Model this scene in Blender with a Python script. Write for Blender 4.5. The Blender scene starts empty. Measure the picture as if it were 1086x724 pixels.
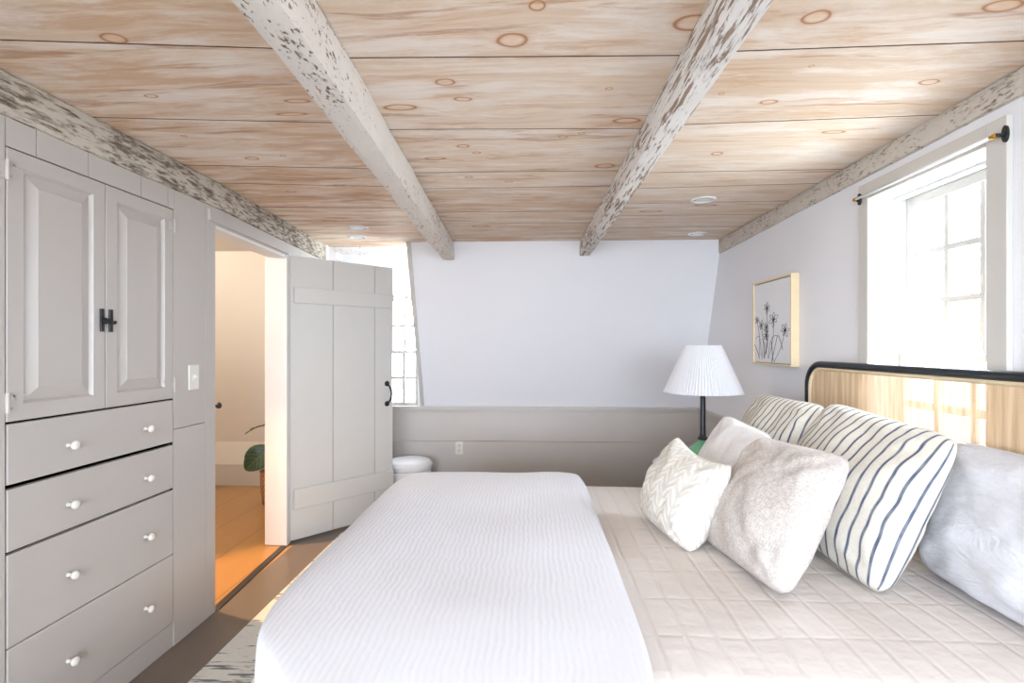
import bpy, bmesh, math, random
from mathutils import Vector, Matrix, noise as mnoise
from math import sin, cos, pi, radians

C = bpy.context.scene.collection
S = bpy.context.scene
random.seed(7)

# ------------------------------------------------------------------ camera
F, CX, HY, CAMZ = 545.0, 543.0, 367.0, 1.338
YAW = math.atan(22 / 545)
cam_d = bpy.data.cameras.new('camera')
cam = bpy.data.objects.new('camera', cam_d)
C.objects.link(cam)
cam.location = (0, 0, CAMZ)
cam.rotation_euler = (pi / 2, 0, YAW)
cam_d.sensor_width = 36
cam_d.lens = 36 * F / 1086
cam_d.shift_y = (HY - 362) / 1086
cam_d.clip_start = 0.02
S.camera = cam

# ------------------------------------------------------------------ sky, daylight, exposure
S.view_settings.view_transform = 'Standard'
S.view_settings.look = 'None'
S.view_settings.gamma = 1
S.view_settings.use_curve_mapping = False
S.view_settings.exposure = 1.72
SKY_STRENGTH = 9.5
w = bpy.data.worlds.new('sky')
S.world = w
w.use_nodes = True
bg = w.node_tree.nodes['Background']
bg.inputs[0].default_value = (0.835, 0.95, 1.085, 1)
bg.inputs[1].default_value = SKY_STRENGTH
# bright overcast sky over a duller ground
_nt = w.node_tree
_tc = _nt.nodes.new('ShaderNodeTexCoord')
_sp = _nt.nodes.new('ShaderNodeSeparateXYZ')
_rp = _nt.nodes.new('ShaderNodeValToRGB')
_mr = _nt.nodes.new('ShaderNodeMapRange')
_nt.links.new(_tc.outputs['Generated'], _sp.inputs[0])
_nt.links.new(_sp.outputs[2], _mr.inputs[0])
_mr.inputs[1].default_value, _mr.inputs[2].default_value = -1, 1
_nt.links.new(_mr.outputs[0], _rp.inputs[0])
_rp.color_ramp.elements[0].position, _rp.color_ramp.elements[0].color = 0.40, (0.42, 0.47, 0.49, 1)
_rp.color_ramp.elements[1].position, _rp.color_ramp.elements[1].color = 0.52, (0.835, 0.95, 1.085, 1)
_nt.links.new(_rp.outputs[0], bg.inputs[0])


def portal(name, loc, rot, sx, sy):
    l = bpy.data.lights.new(name, 'AREA')
    l.shape = 'RECTANGLE'
    l.size, l.size_y = sx, sy
    l.cycles.is_portal = True
    o = bpy.data.objects.new(name, l)
    C.objects.link(o)
    o.location, o.rotation_euler = loc, rot


# an area light shines along its local -Z
portal('portal_window_right', (1.68, 2.0, 1.41), (0, pi / 2, 0), 1.16, 0.60)
portal('portal_window_back', (-1.174, 4.74, 1.29), (-pi / 2, 0, 0), 0.28, 1.02)
portal('portal_added_front_a', (-0.79, -2.86, 1.46), (pi / 2, 0, 0), 1.42, 1.32)  # portals of the two windows added behind the camera
portal('portal_added_front_b', (0.75, -2.86, 1.46), (pi / 2, 0, 0), 1.30, 1.32)

portal('portal_added_left', (-1.76, -1.6, 1.4), (0, -pi / 2, 0), 1.22, 1.32)  # portal of the added left window, out of view

hl = bpy.data.lights.new('hall_lamp_light', 'POINT')
hl.energy = 10
hl.color = (1.0, 0.90, 0.76)
hl.shadow_soft_size = 0.045
hlo = bpy.data.objects.new('hall_lamp_light', hl)
C.objects.link(hlo)
hlo.location = (-2.72, 2.95, 2.02)
sl = bpy.data.lights.new('added_hall_spot', 'SPOT')  # extra spot added to strengthen the warm patch on the floor
sl.energy = 90
sl.color = (1.0, 0.60, 0.26)
sl.shadow_soft_size = 0.03
sl.spot_size = radians(43)
sl.spot_blend = 0.5
slo = bpy.data.objects.new('added_hall_spot', sl)
C.objects.link(slo)
slo.location = (-2.72, 2.95, 2.03)
slo.rotation_euler = (Vector((-1.22, 2.80, 0)) - Vector(slo.location)).to_track_quat('-Z', 'Y').to_euler()

# ------------------------------------------------------------------ material helpers


def s2l(c):
    return tuple((v / 12.92 if v <= 0.04045 else ((v + 0.055) / 1.055) ** 2.4) for v in (x / 255 for x in c))


def rgba(c):
    return (*s2l(c), 1)


class NT:
    def __init__(self, name):
        self.m = bpy.data.materials.new(name)
        self.m.use_nodes = True
        self.t = self.m.node_tree
        self.b = self.t.nodes['Principled BSDF']
        self.out = self.t.nodes['Material Output']

    def n(self, typ, **kw):
        nd = self.t.nodes.new(typ)
        for k, v in kw.items():
            if k.startswith('i_'):
                key = k[2:]
                key = int(key) if key.isdigit() else key.replace('_', ' ')
                self.set(nd.inputs[key], v)
            else:
                setattr(nd, k, v)
        return nd

    def set(self, sock, v):
        if isinstance(v, bpy.types.NodeSocket):
            self.t.links.new(v, sock)
        else:
            sock.default_value = v

    def obj(self):
        return self.n('ShaderNodeTexCoord').outputs['Object']

    def math(self, op, a, b=0.0, c=None, clamp=False):
        nd = self.n('ShaderNodeMath', operation=op, use_clamp=clamp)
        self.set(nd.inputs[0], a)
        self.set(nd.inputs[1], b)
        if c is not None:
            self.set(nd.inputs[2], c)
        return nd.outputs[0]

    def vmath(self, op, a, b):
        nd = self.n('ShaderNodeVectorMath', operation=op)
        self.set(nd.inputs[0], a)
        self.set(nd.inputs[1], b)
        return nd

    def noise(self, vec, scale, detail=3, rough=0.5, dist=0.0):
        nd = self.n('ShaderNodeTexNoise')
        self.set(nd.inputs['Vector'], vec)
        nd.inputs['Scale'].default_value = scale
        nd.inputs['Detail'].default_value = detail
        nd.inputs['Roughness'].default_value = rough
        nd.inputs['Distortion'].default_value = dist
        return nd.outputs[0]

    def ramp(self, fac, stops, interp='LINEAR'):
        nd = self.n('ShaderNodeValToRGB')
        nd.color_ramp.interpolation = interp
        el = nd.color_ramp.elements
        while len(el) < len(stops):
            el.new(0.5)
        for e, (p, c) in zip(el, stops):
            e.position = p
            e.color = (c, c, c, 1) if isinstance(c, (int, float)) else (*c[:3], 1)
        self.set(nd.inputs[0], fac)
        return nd.outputs[0]

    def mix(self, fac, a, b, blend='MIX'):
        nd = self.n('ShaderNodeMix', data_type='RGBA', blend_type=blend)
        self.set(nd.inputs[0], fac)
        self.set(nd.inputs[6], a)
        self.set(nd.inputs[7], b)
        return nd.outputs[2]

    def mapping(self, vec, scale=(1, 1, 1), loc=(0, 0, 0), rot=(0, 0, 0)):
        nd = self.n('ShaderNodeMapping')
        self.set(nd.inputs[0], vec)
        nd.inputs['Location'].default_value = loc
        nd.inputs['Rotation'].default_value = rot
        nd.inputs['Scale'].default_value = scale
        return nd.outputs[0]

    def bump(self, h, strength=0.3, dist=0.01, normal=None):
        nd = self.n('ShaderNodeBump')
        nd.inputs['Strength'].default_value = strength
        nd.inputs['Distance'].default_value = dist
        self.set(nd.inputs['Height'], h)
        if normal is not None:
            self.set(nd.inputs['Normal'], normal)
        return nd.outputs[0]

    def fin(self, color=None, rough=None, normal=None, metal=None, spec=None):
        for k, v in (('Base Color', color), ('Roughness', rough), ('Normal', normal), ('Metallic', metal), ('Specular IOR Level', spec)):
            if v is not None:
                self.set(self.b.inputs[k], v)
        return self.m


def paint(name, c, rough=0.5, var=0.04, bump=0.05, scale=6, spec=0.5):
    t = NT(name)
    o = t.obj()
    n = t.noise(o, scale, 4)
    dark = rgba([x * (1 - var) for x in c])
    col = t.mix(n, dark, rgba(c))
    b = t.bump(t.noise(o, 90, 3), bump, 0.002)
    return t.fin(col, rough, b, spec=spec)


M = {}
M['wall'] = paint('white_plaster', (233, 232, 236), 0.75, 0.015, 0.25, 3)
M['greige'] = paint('greige_paint', (199, 192, 186), 0.42, 0.03, 0.08, 5)
M['cab'] = paint('cabinet_paint', (188, 181, 175), 0.38, 0.03, 0.08, 5)
M['door'] = paint('door_paint', (206, 203, 198), 0.4, 0.03, 0.08, 5)
M['casing'] = paint('casing_paint', (203, 199, 193), 0.42, 0.03, 0.08, 5)
M['jamb'] = paint('white_gloss_paint', (226, 224, 223), 0.35, 0.02, 0.05, 5)
M['black'] = paint('black_iron', (22, 26, 29), 0.35, 0.15, 0.15, 40)
M['gap'] = paint('dark_gap', (30, 26, 24), 0.9)
M['hallwall'] = paint('hall_plaster', (231, 226, 219), 0.7, 0.02, 0.2, 3)
M['navy'] = paint('black_lacquer', (24, 31, 40), 0.28, 0.1, 0.02, 20)
M['palewood'] = paint('pale_oak', (226, 205, 170), 0.5, 0.08, 0.1, 25)
M['framewood'] = paint('pale_maple', (238, 217, 178), 0.5, 0.06, 0.1, 18)
M['paper'] = paint('white_paper', (232, 231, 234), 0.8, 0.01, 0.05)
M['ink'] = paint('black_ink', (34, 34, 40), 0.8)
M['lampblack'] = paint('black_lamp_metal', (26, 30, 38), 0.3, 0.1, 0.02)
M['whitelacquer'] = paint('white_lacquer', (232, 231, 233), 0.25, 0.02, 0.02)
M['ottoman'] = paint('white_vinyl', (238, 236, 236), 0.45, 0.02, 0.1, 8)
M['plate'] = paint('ivory_plastic', (226, 222, 214), 0.35, 0.02, 0.02)
M['brass'] = NT('brass').fin(rgba((205, 150, 60)), 0.3, metal=1.0)
M['knob'] = paint('white_porcelain', (220, 213, 205), 0.18, 0.03, 0.02)
M['mattress'] = paint('mattress_ticking', (225, 222, 218), 0.8)
M['lens'] = paint('frosted_lens', (238, 236, 230), 0.4)


def m_glass():
    t = NT('window_glass')
    tr = t.n('ShaderNodeBsdfTransparent')
    gl = t.n('ShaderNodeBsdfGlossy')
    gl.inputs['Roughness'].default_value = 0.02
    lw_ = t.n('ShaderNodeLayerWeight')
    lw_.inputs[0].default_value = 0.5
    mx = t.n('ShaderNodeMixShader')
    t.set(mx.inputs[0], t.math('ADD', 0.03, t.math('MULTIPLY', t.math('POWER', lw_.outputs['Facing'], 4.0), 0.5)))
    t.set(mx.inputs[1], tr.outputs[0])
    t.set(mx.inputs[2], gl.outputs[0])
    t.t.links.new(mx.outputs[0], t.out.inputs[0])
    return t.m


M['glass'] = m_glass()

# knots of the ceiling boards: x, y, radius along board, radius across
KN = [(-1.132, 1.346, .036, .024), (-1.271, 1.661, .022, .012), (-1.245, 2.23, .03, .018), (-.799, 1.713, .045, .014), (-.862, 1.81, .06, .012),
      (-.056, 1.398, .046, .034), (.012, 1.258, .02, .02), (-.276, 1.61, .032, .02), (-.238, 1.722, .03, .015), (-.46, 1.775, .06, .022),
      (.412, 1.34, .05, .036), (.247, 1.672, .012, .009), (.348, 1.913, .055, .022), (-.29, 2.129, .028, .018), (-.243, 2.204, .018, .012),
      (-.43, 2.263, .045, .018), (-.316, 2.522, .02, .014), (.335, 2.389, .045, .03), (.715, 1.329, .036, .03), (1.149, 1.303, .045, .025),
      (.806, 1.785, .03, .016), (1.247, 1.671, .03, .018), (1.168, 2.046, .045, .014), (.826, 1.561, .008, .008), (.795, 2.257, .025, .02),
      (.727, 3.203, .07, .022), (1.02, 3.08, .07, .02), (.53, 2.33, .02, .012), (-1.091, 2.203, .012, .01), (-1.3, 2.72, .03, .014), (-1.0, 2.62, .03, .014),
      (-1.35, 3.36, .05, .02), (.19, 2.02, .012, .01), (.12, 2.05, .02, .01), (-.12, 2.6, .02, .01), (-.36, 3.55, .06, .03), (-1.38, 1.98, .012, .01),
      (.9, 1.08, .04, .03), (-.9, 1.0, .04, .03), (.2, .6, .04, .03), (.62, 1.72, .01, .008)]


def m_ceiling():
    t = NT('whitewashed_pine')
    o = t.obj()
    at = t.n('ShaderNodeAttribute', attribute_name='plank')
    rnd = at.outputs['Fac']
    off = t.n('ShaderNodeCombineXYZ')
    t.set(off.inputs[0], t.math('MULTIPLY', rnd, 37.0))
    t.set(off.inputs[2], t.math('MULTIPLY', rnd, 91.0))
    p = t.vmath('ADD', o, off.outputs[0]).outputs[0]
    # warp so the grain wanders
    wv = t.n('ShaderNodeTexNoise')
    t.set(wv.inputs['Vector'], t.mapping(p, (1.4, 4, 1)))
    wv.inputs['Scale'].default_value = 1.6
    wv.inputs['Detail'].default_value = 2
    wo = t.vmath('SUBTRACT', wv.outputs['Color'], (0.5, 0.5, 0.5)).outputs[0]
    wp = t.vmath('ADD', p, t.vmath('MULTIPLY', wo, (0.3, 0.08, 0)).outputs[0]).outputs[0]
    grain = t.noise(t.mapping(wp, (2.6, 75, 1)), 1.0, 5, 0.65)
    blot = t.noise(t.mapping(wp, (1.15, 9.0, 1)), 1.5, 6, 0.68)
    blot2 = t.noise(t.mapping(wp, (0.9, 11, 1), (5, 3, 1)), 1.1, 4, 0.6)
    base = t.mix(grain, rgba((206, 184, 163)), rgba((248, 238, 226)))
    tint = t.mix(t.math('FRACT', t.math('MULTIPLY', rnd, 7.13)), rgba((255, 246, 236)), rgba((238, 220, 200)))
    base = t.mix(0.8, base, tint, 'MULTIPLY')
    # left boards carry more brown than the right ones
    sx = t.n('ShaderNodeSeparateXYZ')
    t.set(sx.inputs[0], o)
    br = t.n('ShaderNodeMapRange', i_1=-1.2, i_2=1.0, i_3=0.06, i_4=-0.045)
    t.set(br.inputs[0], sx.outputs[0])
    bl = t.math('ADD', blot, br.outputs[0])
    k1 = t.ramp(bl, [(0.52, 0), (0.60, 1)])
    base = t.mix(t.math('MULTIPLY', k1, 0.66), base, rgba((205, 164, 126)))
    bl2 = t.math('ADD', blot2, br.outputs[0])
    k2 = t.ramp(bl2, [(0.60, 0), (0.635, 1), (0.70, 0.7), (0.76, 0)])
    base = t.mix(t.math('MULTIPLY', k2, 0.62), base, rgba((172, 120, 80)))
    # white wash patches
    ww = t.noise(t.mapping(wp, (1.3, 7, 1), (9, 1, 4)), 1.7, 6, 0.72)
    k3 = t.ramp(ww, [(0.46, 0), (0.62, 1)])
    base = t.mix(t.math('MULTIPLY', k3, 0.62), base, rgba((244, 238, 232)))
    # knots
    kn = t.n('ShaderNodeTexNoise')
    t.set(kn.inputs['Vector'], o)
    kn.inputs['Scale'].default_value = 9
    ko = t.vmath('MULTIPLY', t.vmath('SUBTRACT', kn.outputs['Color'], (0.5, 0.5, 0.5)).outputs[0], (0.022, 0.012, 0)).outputs[0]
    kp = t.vmath('ADD', o, ko).outputs[0]
    cur = None
    for (x, y, a, b) in KN:
        s = t.n('ShaderNodeVectorMath', operation='SUBTRACT')
        t.set(s.inputs[0], kp)
        s.inputs[1].default_value = (x, y, 0)
        m = t.n('ShaderNodeVectorMath', operation='MULTIPLY')
        t.set(m.inputs[0], s.outputs[0])
        m.inputs[1].default_value = (1 / a, 1 / b, 0)
        l = t.n('ShaderNodeVectorMath', operation='LENGTH')
        t.set(l.inputs[0], m.outputs[0])
        d = l.outputs['Value']
        cur = d if cur is None else t.math('MINIMUM', cur, d)
    cur = t.math('MULTIPLY', cur, 0.4)
    kc = t.ramp(cur, [(0.0, s2l((222, 176, 132))), (0.16, s2l((231, 190, 148))), (0.30, s2l((204, 146, 96))), (0.36, s2l((152, 92, 48))), (0.42, s2l((203, 150, 105))), (0.6, s2l((220, 190, 160)))])
    km = t.ramp(cur, [(0.0, 0.45), (0.24, 0.3), (0.33, 0.85), (0.38, 0.8), (0.43, 0.3), (0.6, 0.0)])
    base = t.mix(km, base, kc)
    bmp = t.bump(grain, 0.12, 0.003)
    return t.fin(base, 0.6, bmp, spec=0.3)


M['ceiling'] = m_ceiling()


def m_distress(name, amount, soft=0.022, *args, **kw):
    return _distress(name, amount, soft, *args, **kw)


def _distress(name, amount, soft, paintc, woodc, wood2, axis_scale=(22, 6, 22), seed=0.0, fine=(95, 40, 95)):
    """old chipped white paint over weathered wood; chips run along the beam (Y)"""
    t = NT(name)
    o = t.obj()
    p = t.mapping(o, (1, 1, 1), (seed, seed * 2, 0))
    a = t.noise(t.mapping(p, axis_scale), 1.0, 5, 0.62, 0.6)
    b = t.noise(t.mapping(p, fine), 1.0, 4, 0.65, 0.4)
    c = t.noise(p, 2.1, 2)
    v = t.math('ADD', t.math('MULTIPLY', a, 0.32), t.math('MULTIPLY', b, 0.68))
    v = t.math('ADD', v, t.math('MULTIPLY', t.math('SUBTRACT', c, 0.5), 0.22))
    th = 0.62 - amount
    k = t.ramp(v, [(th - 0.006, 0), (th + soft, 1)])
    k2 = t.ramp(v, [(th - 0.06, 0), (th + 0.01, 1)])
    wood = t.mix(t.noise(t.mapping(p, (50, 5, 50)), 1, 3), rgba(woodc), rgba(wood2))
    pc = t.mix(t.noise(p, 9, 4), rgba(paintc), rgba([x * 0.93 for x in paintc]))
    pc = t.mix(t.math('MULTIPLY', k2, 0.35), pc, rgba([x * 0.84 for x in paintc]))
    col = t.mix(k, pc, wood)
    nm = t.bump(t.math('SUBTRACT', 1.0, k), 0.55, 0.004)
    nm = t.bump(b, 0.3, 0.004, nm)
    return t.fin(col, 0.75, nm, spec=0.25)


M['beam_a'] = m_distress('chipped_white_beam', 0.04, 0.03, (232, 224, 216), (92, 74, 60), (150, 126, 106), seed=1.3)
M['beam_b'] = m_distress('flaked_white_beam', 0.095, 0.03, (238, 233, 229), (120, 98, 82), (176, 152, 134), axis_scale=(34, 3.4, 34), fine=(90, 9, 90), seed=4.1)
M['beam_l'] = m_distress('weathered_dark_beam', 0.15, 0.11, (205, 195, 181), (78, 66, 56), (138, 122, 106), axis_scale=(24, 9, 24), fine=(85, 15, 85), seed=7.7)
M['beam_r'] = m_distress('weathered_grey_beam', 0.06, 0.07, (212, 203, 193), (104, 84, 70), (164, 144, 126), axis_scale=(24, 9, 24), fine=(100, 32, 100), seed=11.9)


def m_floor(name, c1, c2, c3):
    t = NT(name)
    o = t.obj()
    sep = t.n('ShaderNodeSeparateXYZ')
    t.set(sep.inputs[0], o)
    # wide boards running along Y
    q = t.math('DIVIDE', t.math('ADD', sep.outputs[0], 0.07), 0.32)
    fr = t.math('ABSOLUTE', t.math('SUBTRACT', t.math('FRACT', q), 0.5))
    seam = t.ramp(fr, [(0.488, 0), (0.494, 1)])
    n = t.noise(t.mapping(o, (12, 1.5, 1)), 1, 4)
    col = t.mix(n, rgba(c1), rgba(c2))
    col = t.mix(seam, col, rgba(c3))
    nm = t.bump(t.math('SUBTRACT', t.noise(t.mapping(o, (5, 1.2, 1)), 1, 3), seam), 0.1, 0.006)
    return t.fin(col, 0.28, nm)


M['floor'] = m_floor('brown_painted_boards', (106, 92, 80), (114, 99, 86), (76, 64, 55))
M['hallfloor'] = m_floor('warm_lit_hall_boards', (170, 122, 66), (180, 131, 74), (116, 80, 46))  # ochre tint puts the warm hall lamplight into the floor colour
M['threshold'] = paint('dark_threshold', (48, 40, 36), 0.4)


def m_rug():
    t = NT('woven_rug')
    o = t.obj()
    a = t.noise(t.mapping(o, (5.0, 42, 1)), 1.0, 3, 0.6)
    b = t.noise(t.mapping(o, (0.8, 4.2, 1), (3, 0, 0)), 1.0, 2)
    v = t.math('ADD', t.math('MULTIPLY', a, 0.6), t.math('MULTIPLY', b, 0.4))
    k = t.ramp(v, [(0.535, 0), (0.57, 1)])
    col = t.mix(t.noise(t.mapping(o, (60, 160, 1)), 1, 2), rgba((198, 193, 184)), rgba((228, 223, 214)))
    col = t.mix(t.math('MULTIPLY', k, 0.85), col, rgba((98, 98, 98)))
    wv = t.noise(t.mapping(o, (120, 240, 1)), 1, 2)
    return t.fin(col, 0.95, t.bump(wv, 0.5, 0.004), spec=0.1)


M['rug'] = m_rug()


def m_duvet():
    t = NT('white_seersucker')
    o = t.obj()
    wvd = t.noise(t.mapping(o, (6, 14, 6)), 1.0, 3)
    sep = t.n('ShaderNodeSeparateXYZ')
    t.set(sep.inputs[0], o)
    x = t.math('ADD', sep.outputs[0], t.math('MULTIPLY', t.math('SUBTRACT', wvd, 0.5), 0.022))
    s = t.math('SINE', t.math('MULTIPLY', x, 2 * pi / 0.0165))
    puck = t.noise(t.mapping(o, (60, 40, 60)), 1.0, 2)
    h = t.math('ADD', t.math('MULTIPLY', s, 0.5), t.math('MULTIPLY', puck, 1.4))
    nm = t.bump(h, 0.34, 0.0022)
    nm = t.bump(t.noise(t.mapping(o, (9, 5, 9)), 1, 3), 0.16, 0.02, nm)
    return t.fin(rgba((229, 229, 234)), 0.9, nm, spec=0.1)


M['duvet'] = m_duvet()


def m_quilt():
    t = NT('cream_quilting')
    o = t.obj()
    wob = t.math('MULTIPLY', t.math('SUBTRACT', t.noise(o, 6, 2), 0.5), 0.018)
    sep = t.n('ShaderNodeSeparateXYZ')
    t.set(sep.inputs[0], o)

    def line(ax, sp, wd):
        q = t.math('DIVIDE', t.math('ADD', ax, wob), sp)
        d = t.math('ABSOLUTE', t.math('SUBTRACT', t.math('FRACT', q), 0.5))
        return t.math('SUBTRACT', 1.0, t.math('DIVIDE', t.math('SUBTRACT', 0.5, d), wd / sp), clamp=True)
    l1 = line(sep.outputs[0], 0.076, 0.010)
    l2 = line(sep.outputs[1], 0.185, 0.010)
    l = t.math('MAXIMUM', l1, t.math('MULTIPLY', l2, 0.5))
    puff = t.noise(o, 26, 3)
    h = t.math('SUBTRACT', t.math('MULTIPLY', puff, 1.3), l)
    nm = t.bump(h, 0.42, 0.005)
    nm = t.bump(t.noise(t.mapping(o, (7, 12, 7)), 1, 3), 0.3, 0.02, nm)
    col = t.mix(t.math('MULTIPLY', l, 0.18), rgba((226, 218, 212)), rgba((206, 197, 190)))
    return t.fin(col, 0.9, nm, spec=0.1)


M['quilt'] = m_quilt()


def fabric(name, c, c2, wx, wy, bump=0.3, extra=None):
    t = NT(name)
    uv = t.n('ShaderNodeTexCoord').outputs['UV']
    a = t.noise(t.mapping(uv, (wx, wy, 1)), 1, 2)
    b = t.noise(t.mapping(uv, (wy, wx, 1), (3, 3, 3)), 1, 2)
    v = t.math('MULTIPLY', t.math('ADD', a, b), 0.5)
    col = t.mix(t.ramp(v, [(0.4, 0), (0.6, 1)]), rgba(c), rgba(c2))
    nm = t.bump(v, bump, 0.003)
    nm = t.bump(t.noise(t.obj(), 9, 3), 0.25, 0.02, nm)
    if extra:
        col, nm = extra(t, uv, col, nm)
    return t.fin(col, 0.92, nm, spec=0.1)


def stripes(t, uv, col, nm):
    sep = t.n('ShaderNodeSeparateXYZ')
    t.set(sep.inputs[0], uv)
    u = t.math('ADD', sep.outputs[0], t.math('MULTIPLY', t.math('SUBTRACT', t.noise(t.mapping(uv, (2, 4, 1)), 1, 2), 0.5), 0.006))
    q = t.math('FRACT', t.math('MULTIPLY', u, 17.0))
    d = t.math('ABSOLUTE', t.math('SUBTRACT', q, 0.5))
    k = t.ramp(d, [(0.085, 1), (0.115, 0)])
    # a faint pair of pin lines beside each band
    k2 = t.ramp(t.math('ABSOLUTE', t.math('SUBTRACT', d, 0.145)), [(0.008, 0.35), (0.018, 0)])
    fade = t.ramp(t.noise(t.mapping(uv, (90, 14, 1)), 1, 2), [(0.3, 0.78), (0.6, 1.0)])
    kk = t.math('MULTIPLY', t.math('MAXIMUM', k, k2), fade)
    return t.mix(kk, col, rgba((84, 92, 112))), nm


def leafy(t, uv, col, nm):
    # rows of slanted leaves, tone on tone
    sep = t.n('ShaderNodeSeparateXYZ')
    t.set(sep.inputs[0], uv)
    cu = t.math('MULTIPLY', sep.outputs[0], 6.0)
    zig = t.math('ABSOLUTE', t.math('SUBTRACT', t.math('FRACT', cu), 0.5))
    q = t.math('FRACT', t.math('ADD', t.math('MULTIPLY', sep.outputs[1], 11.0), t.math('MULTIPLY', zig, -2.6)))
    nz = t.math('MULTIPLY', t.math('SUBTRACT', t.noise(uv, 16, 3), 0.5), 1.1)
    d = t.math('ABSOLUTE', t.math('SUBTRACT', t.math('ADD', q, nz), 0.5))
    k = t.ramp(d, [(0.2, 1), (0.27, 0)])
    stem = t.ramp(zig, [(0.03, 0), (0.07, 1)])
    k = t.math('MULTIPLY', k, stem)
    return t.mix(k, col, rgba((226, 221, 213))), nm


M['stripe'] = fabric('striped_ticking', (214, 208, 196), (224, 218, 207), 160, 30, 0.15, stripes)
M['linen'] = fabric('oatmeal_linen', (184, 175, 169), (218, 210, 204), 190, 26, 0.5)
M['whitelinen'] = fabric('white_linen', (224, 221, 221), (234, 231, 231), 130, 22, 0.35)
M['leafpattern'] = fabric('leaf_jacquard', (204, 198, 189), (210, 204, 195), 140, 140, 0.15, leafy)


def crumple(t, uv, col, nm):
    a = t.noise(t.mapping(uv, (2.2, 4.5, 1), (0, 0, 0), (0, 0, .5)), 1.4, 5, 0.6, 0.7)
    r = t.math('ABSOLUTE', t.math('SUBTRACT', a, 0.5))
    return col, t.bump(t.math('MULTIPLY', t.math('POWER', r, 0.6), -1), 0.35, 0.03, nm)


M['cotton'] = fabric('white_cotton', (220, 220, 226), (226, 226, 231), 40, 40, 0.04, crumple)


def m_cane():
    t = NT('woven_cane')
    o = t.obj()
    wob = t.math('MULTIPLY', t.math('SUBTRACT', t.noise(o, 16, 2), 0.5), 0.006)
    sep = t.n('ShaderNodeSeparateXYZ')
    t.set(sep.inputs[0], o)

    def thr(ax, sp, cov):
        q = t.math('FRACT', t.math('DIVIDE', t.math('ADD', ax, wob), sp))
        return t.math('LESS_THAN', q, cov)
    a = thr(sep.outputs[1], 0.0072, 0.78)
    b = thr(sep.outputs[2], 0.0085, 0.76)
    thread = t.math('MAXIMUM', a, b)
    st = t.noise(t.mapping(o, (1, 50, 3)), 1, 3)
    col = t.mix(t.ramp(st, [(0.35, 0), (0.65, 1)]), rgba((214, 182, 145)), rgba((238, 214, 182)))
    dif = t.n('ShaderNodeBsdfDiffuse')
    t.set(dif.inputs[0], col)
    tl = t.n('ShaderNodeBsdfTranslucent')
    t.set(tl.inputs[0], col)
    m1 = t.n('ShaderNodeMixShader')
    m1.inputs[0].default_value = 0.05
    t.set(m1.inputs[1], dif.outputs[0])
    t.set(m1.inputs[2], tl.outputs[0])
    tr = t.n('ShaderNodeBsdfTransparent')
    m2 = t.n('ShaderNodeMixShader')
    t.set(m2.inputs[0], thread)
    t.set(m2.inputs[1], tr.outputs[0])
    t.set(m2.inputs[2], m1.outputs[0])
    t.t.links.new(m2.outputs[0], t.out.inputs[0])
    return t.m


M['cane'] = m_cane()


def m_shade():
    t = NT('pleated_shade_cloth')
    dif = t.n('ShaderNodeBsdfDiffuse')
    dif.inputs[0].default_value = rgba((240, 239, 242))
    tl = t.n('ShaderNodeBsdfTranslucent')
    tl.inputs[0].default_value = rgba((240, 238, 238))
    m1 = t.n('ShaderNodeMixShader')
    m1.inputs[0].default_value = 0.4
    t.set(m1.inputs[1], dif.outputs[0])
    t.set(m1.inputs[2], tl.outputs[0])
    t.t.links.new(m1.outputs[0], t.out.inputs[0])
    return t.m


M['shade'] = m_shade()
gg = NT('green_glass')
gg.b.inputs['Transmission Weight'].default_value = 0.45
M['greenglass'] = gg.fin(rgba((150, 226, 180)), 0.1)


def m_leaf():
    t = NT('glossy_dark_leaf')
    uv = t.n('ShaderNodeTexCoord').outputs['UV']
    sep = t.n('ShaderNodeSeparateXYZ')
    t.set(sep.inputs[0], uv)
    mid = t.math('ABSOLUTE', t.math('SUBTRACT', sep.outputs[0], 0.5))
    vein = t.math('FRACT', t.math('ADD', t.math('MULTIPLY', sep.outputs[1], 7), t.math('MULTIPLY', mid, -4)))
    v = t.ramp(t.math('ABSOLUTE', t.math('SUBTRACT', vein, 0.5)), [(0.03, 1), (0.08, 0)])
    mm = t.ramp(mid, [(0.015, 1), (0.03, 0)])
    k = t.math('MAXIMUM', v, mm)
    col = t.mix(t.math('MULTIPLY', k, 0.55), rgba((44, 70, 48)), rgba((116, 128, 84)))
    return t.fin(col, 0.3, t.bump(k, 0.2, 0.004))


M['leaf'] = m_leaf()
M['stem'] = paint('green_stem', (70, 92, 52), 0.5)


def m_basket():
    t = NT('woven_basket')
    o = t.obj()
    sep = t.n('ShaderNodeSeparateXYZ')
    t.set(sep.inputs[0], o)
    ang = t.math('ARCTAN2', sep.outputs[1], sep.outputs[0])
    row = t.math('MULTIPLY', sep.outputs[2], 45)
    par = t.math('MULTIPLY', t.math('FLOOR', row), pi)
    s = t.math('SINE', t.math('ADD', t.math('MULTIPLY', ang, 18), par))
    r = t.math('SINE', t.math('MULTIPLY', row, 2 * pi))
    h = t.math('ADD', t.math('MULTIPLY', s, 0.5), t.math('MULTIPLY', r, 0.3))
    col = t.mix(t.ramp(h, [(0.2, 0), (0.8, 1)]), rgba((150, 98, 62)), rgba((206, 152, 106)))
    return t.fin(col, 0.8, t.bump(h, 0.6, 0.006))


M['basket'] = m_basket()

# ------------------------------------------------------------------ mesh helpers


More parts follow.
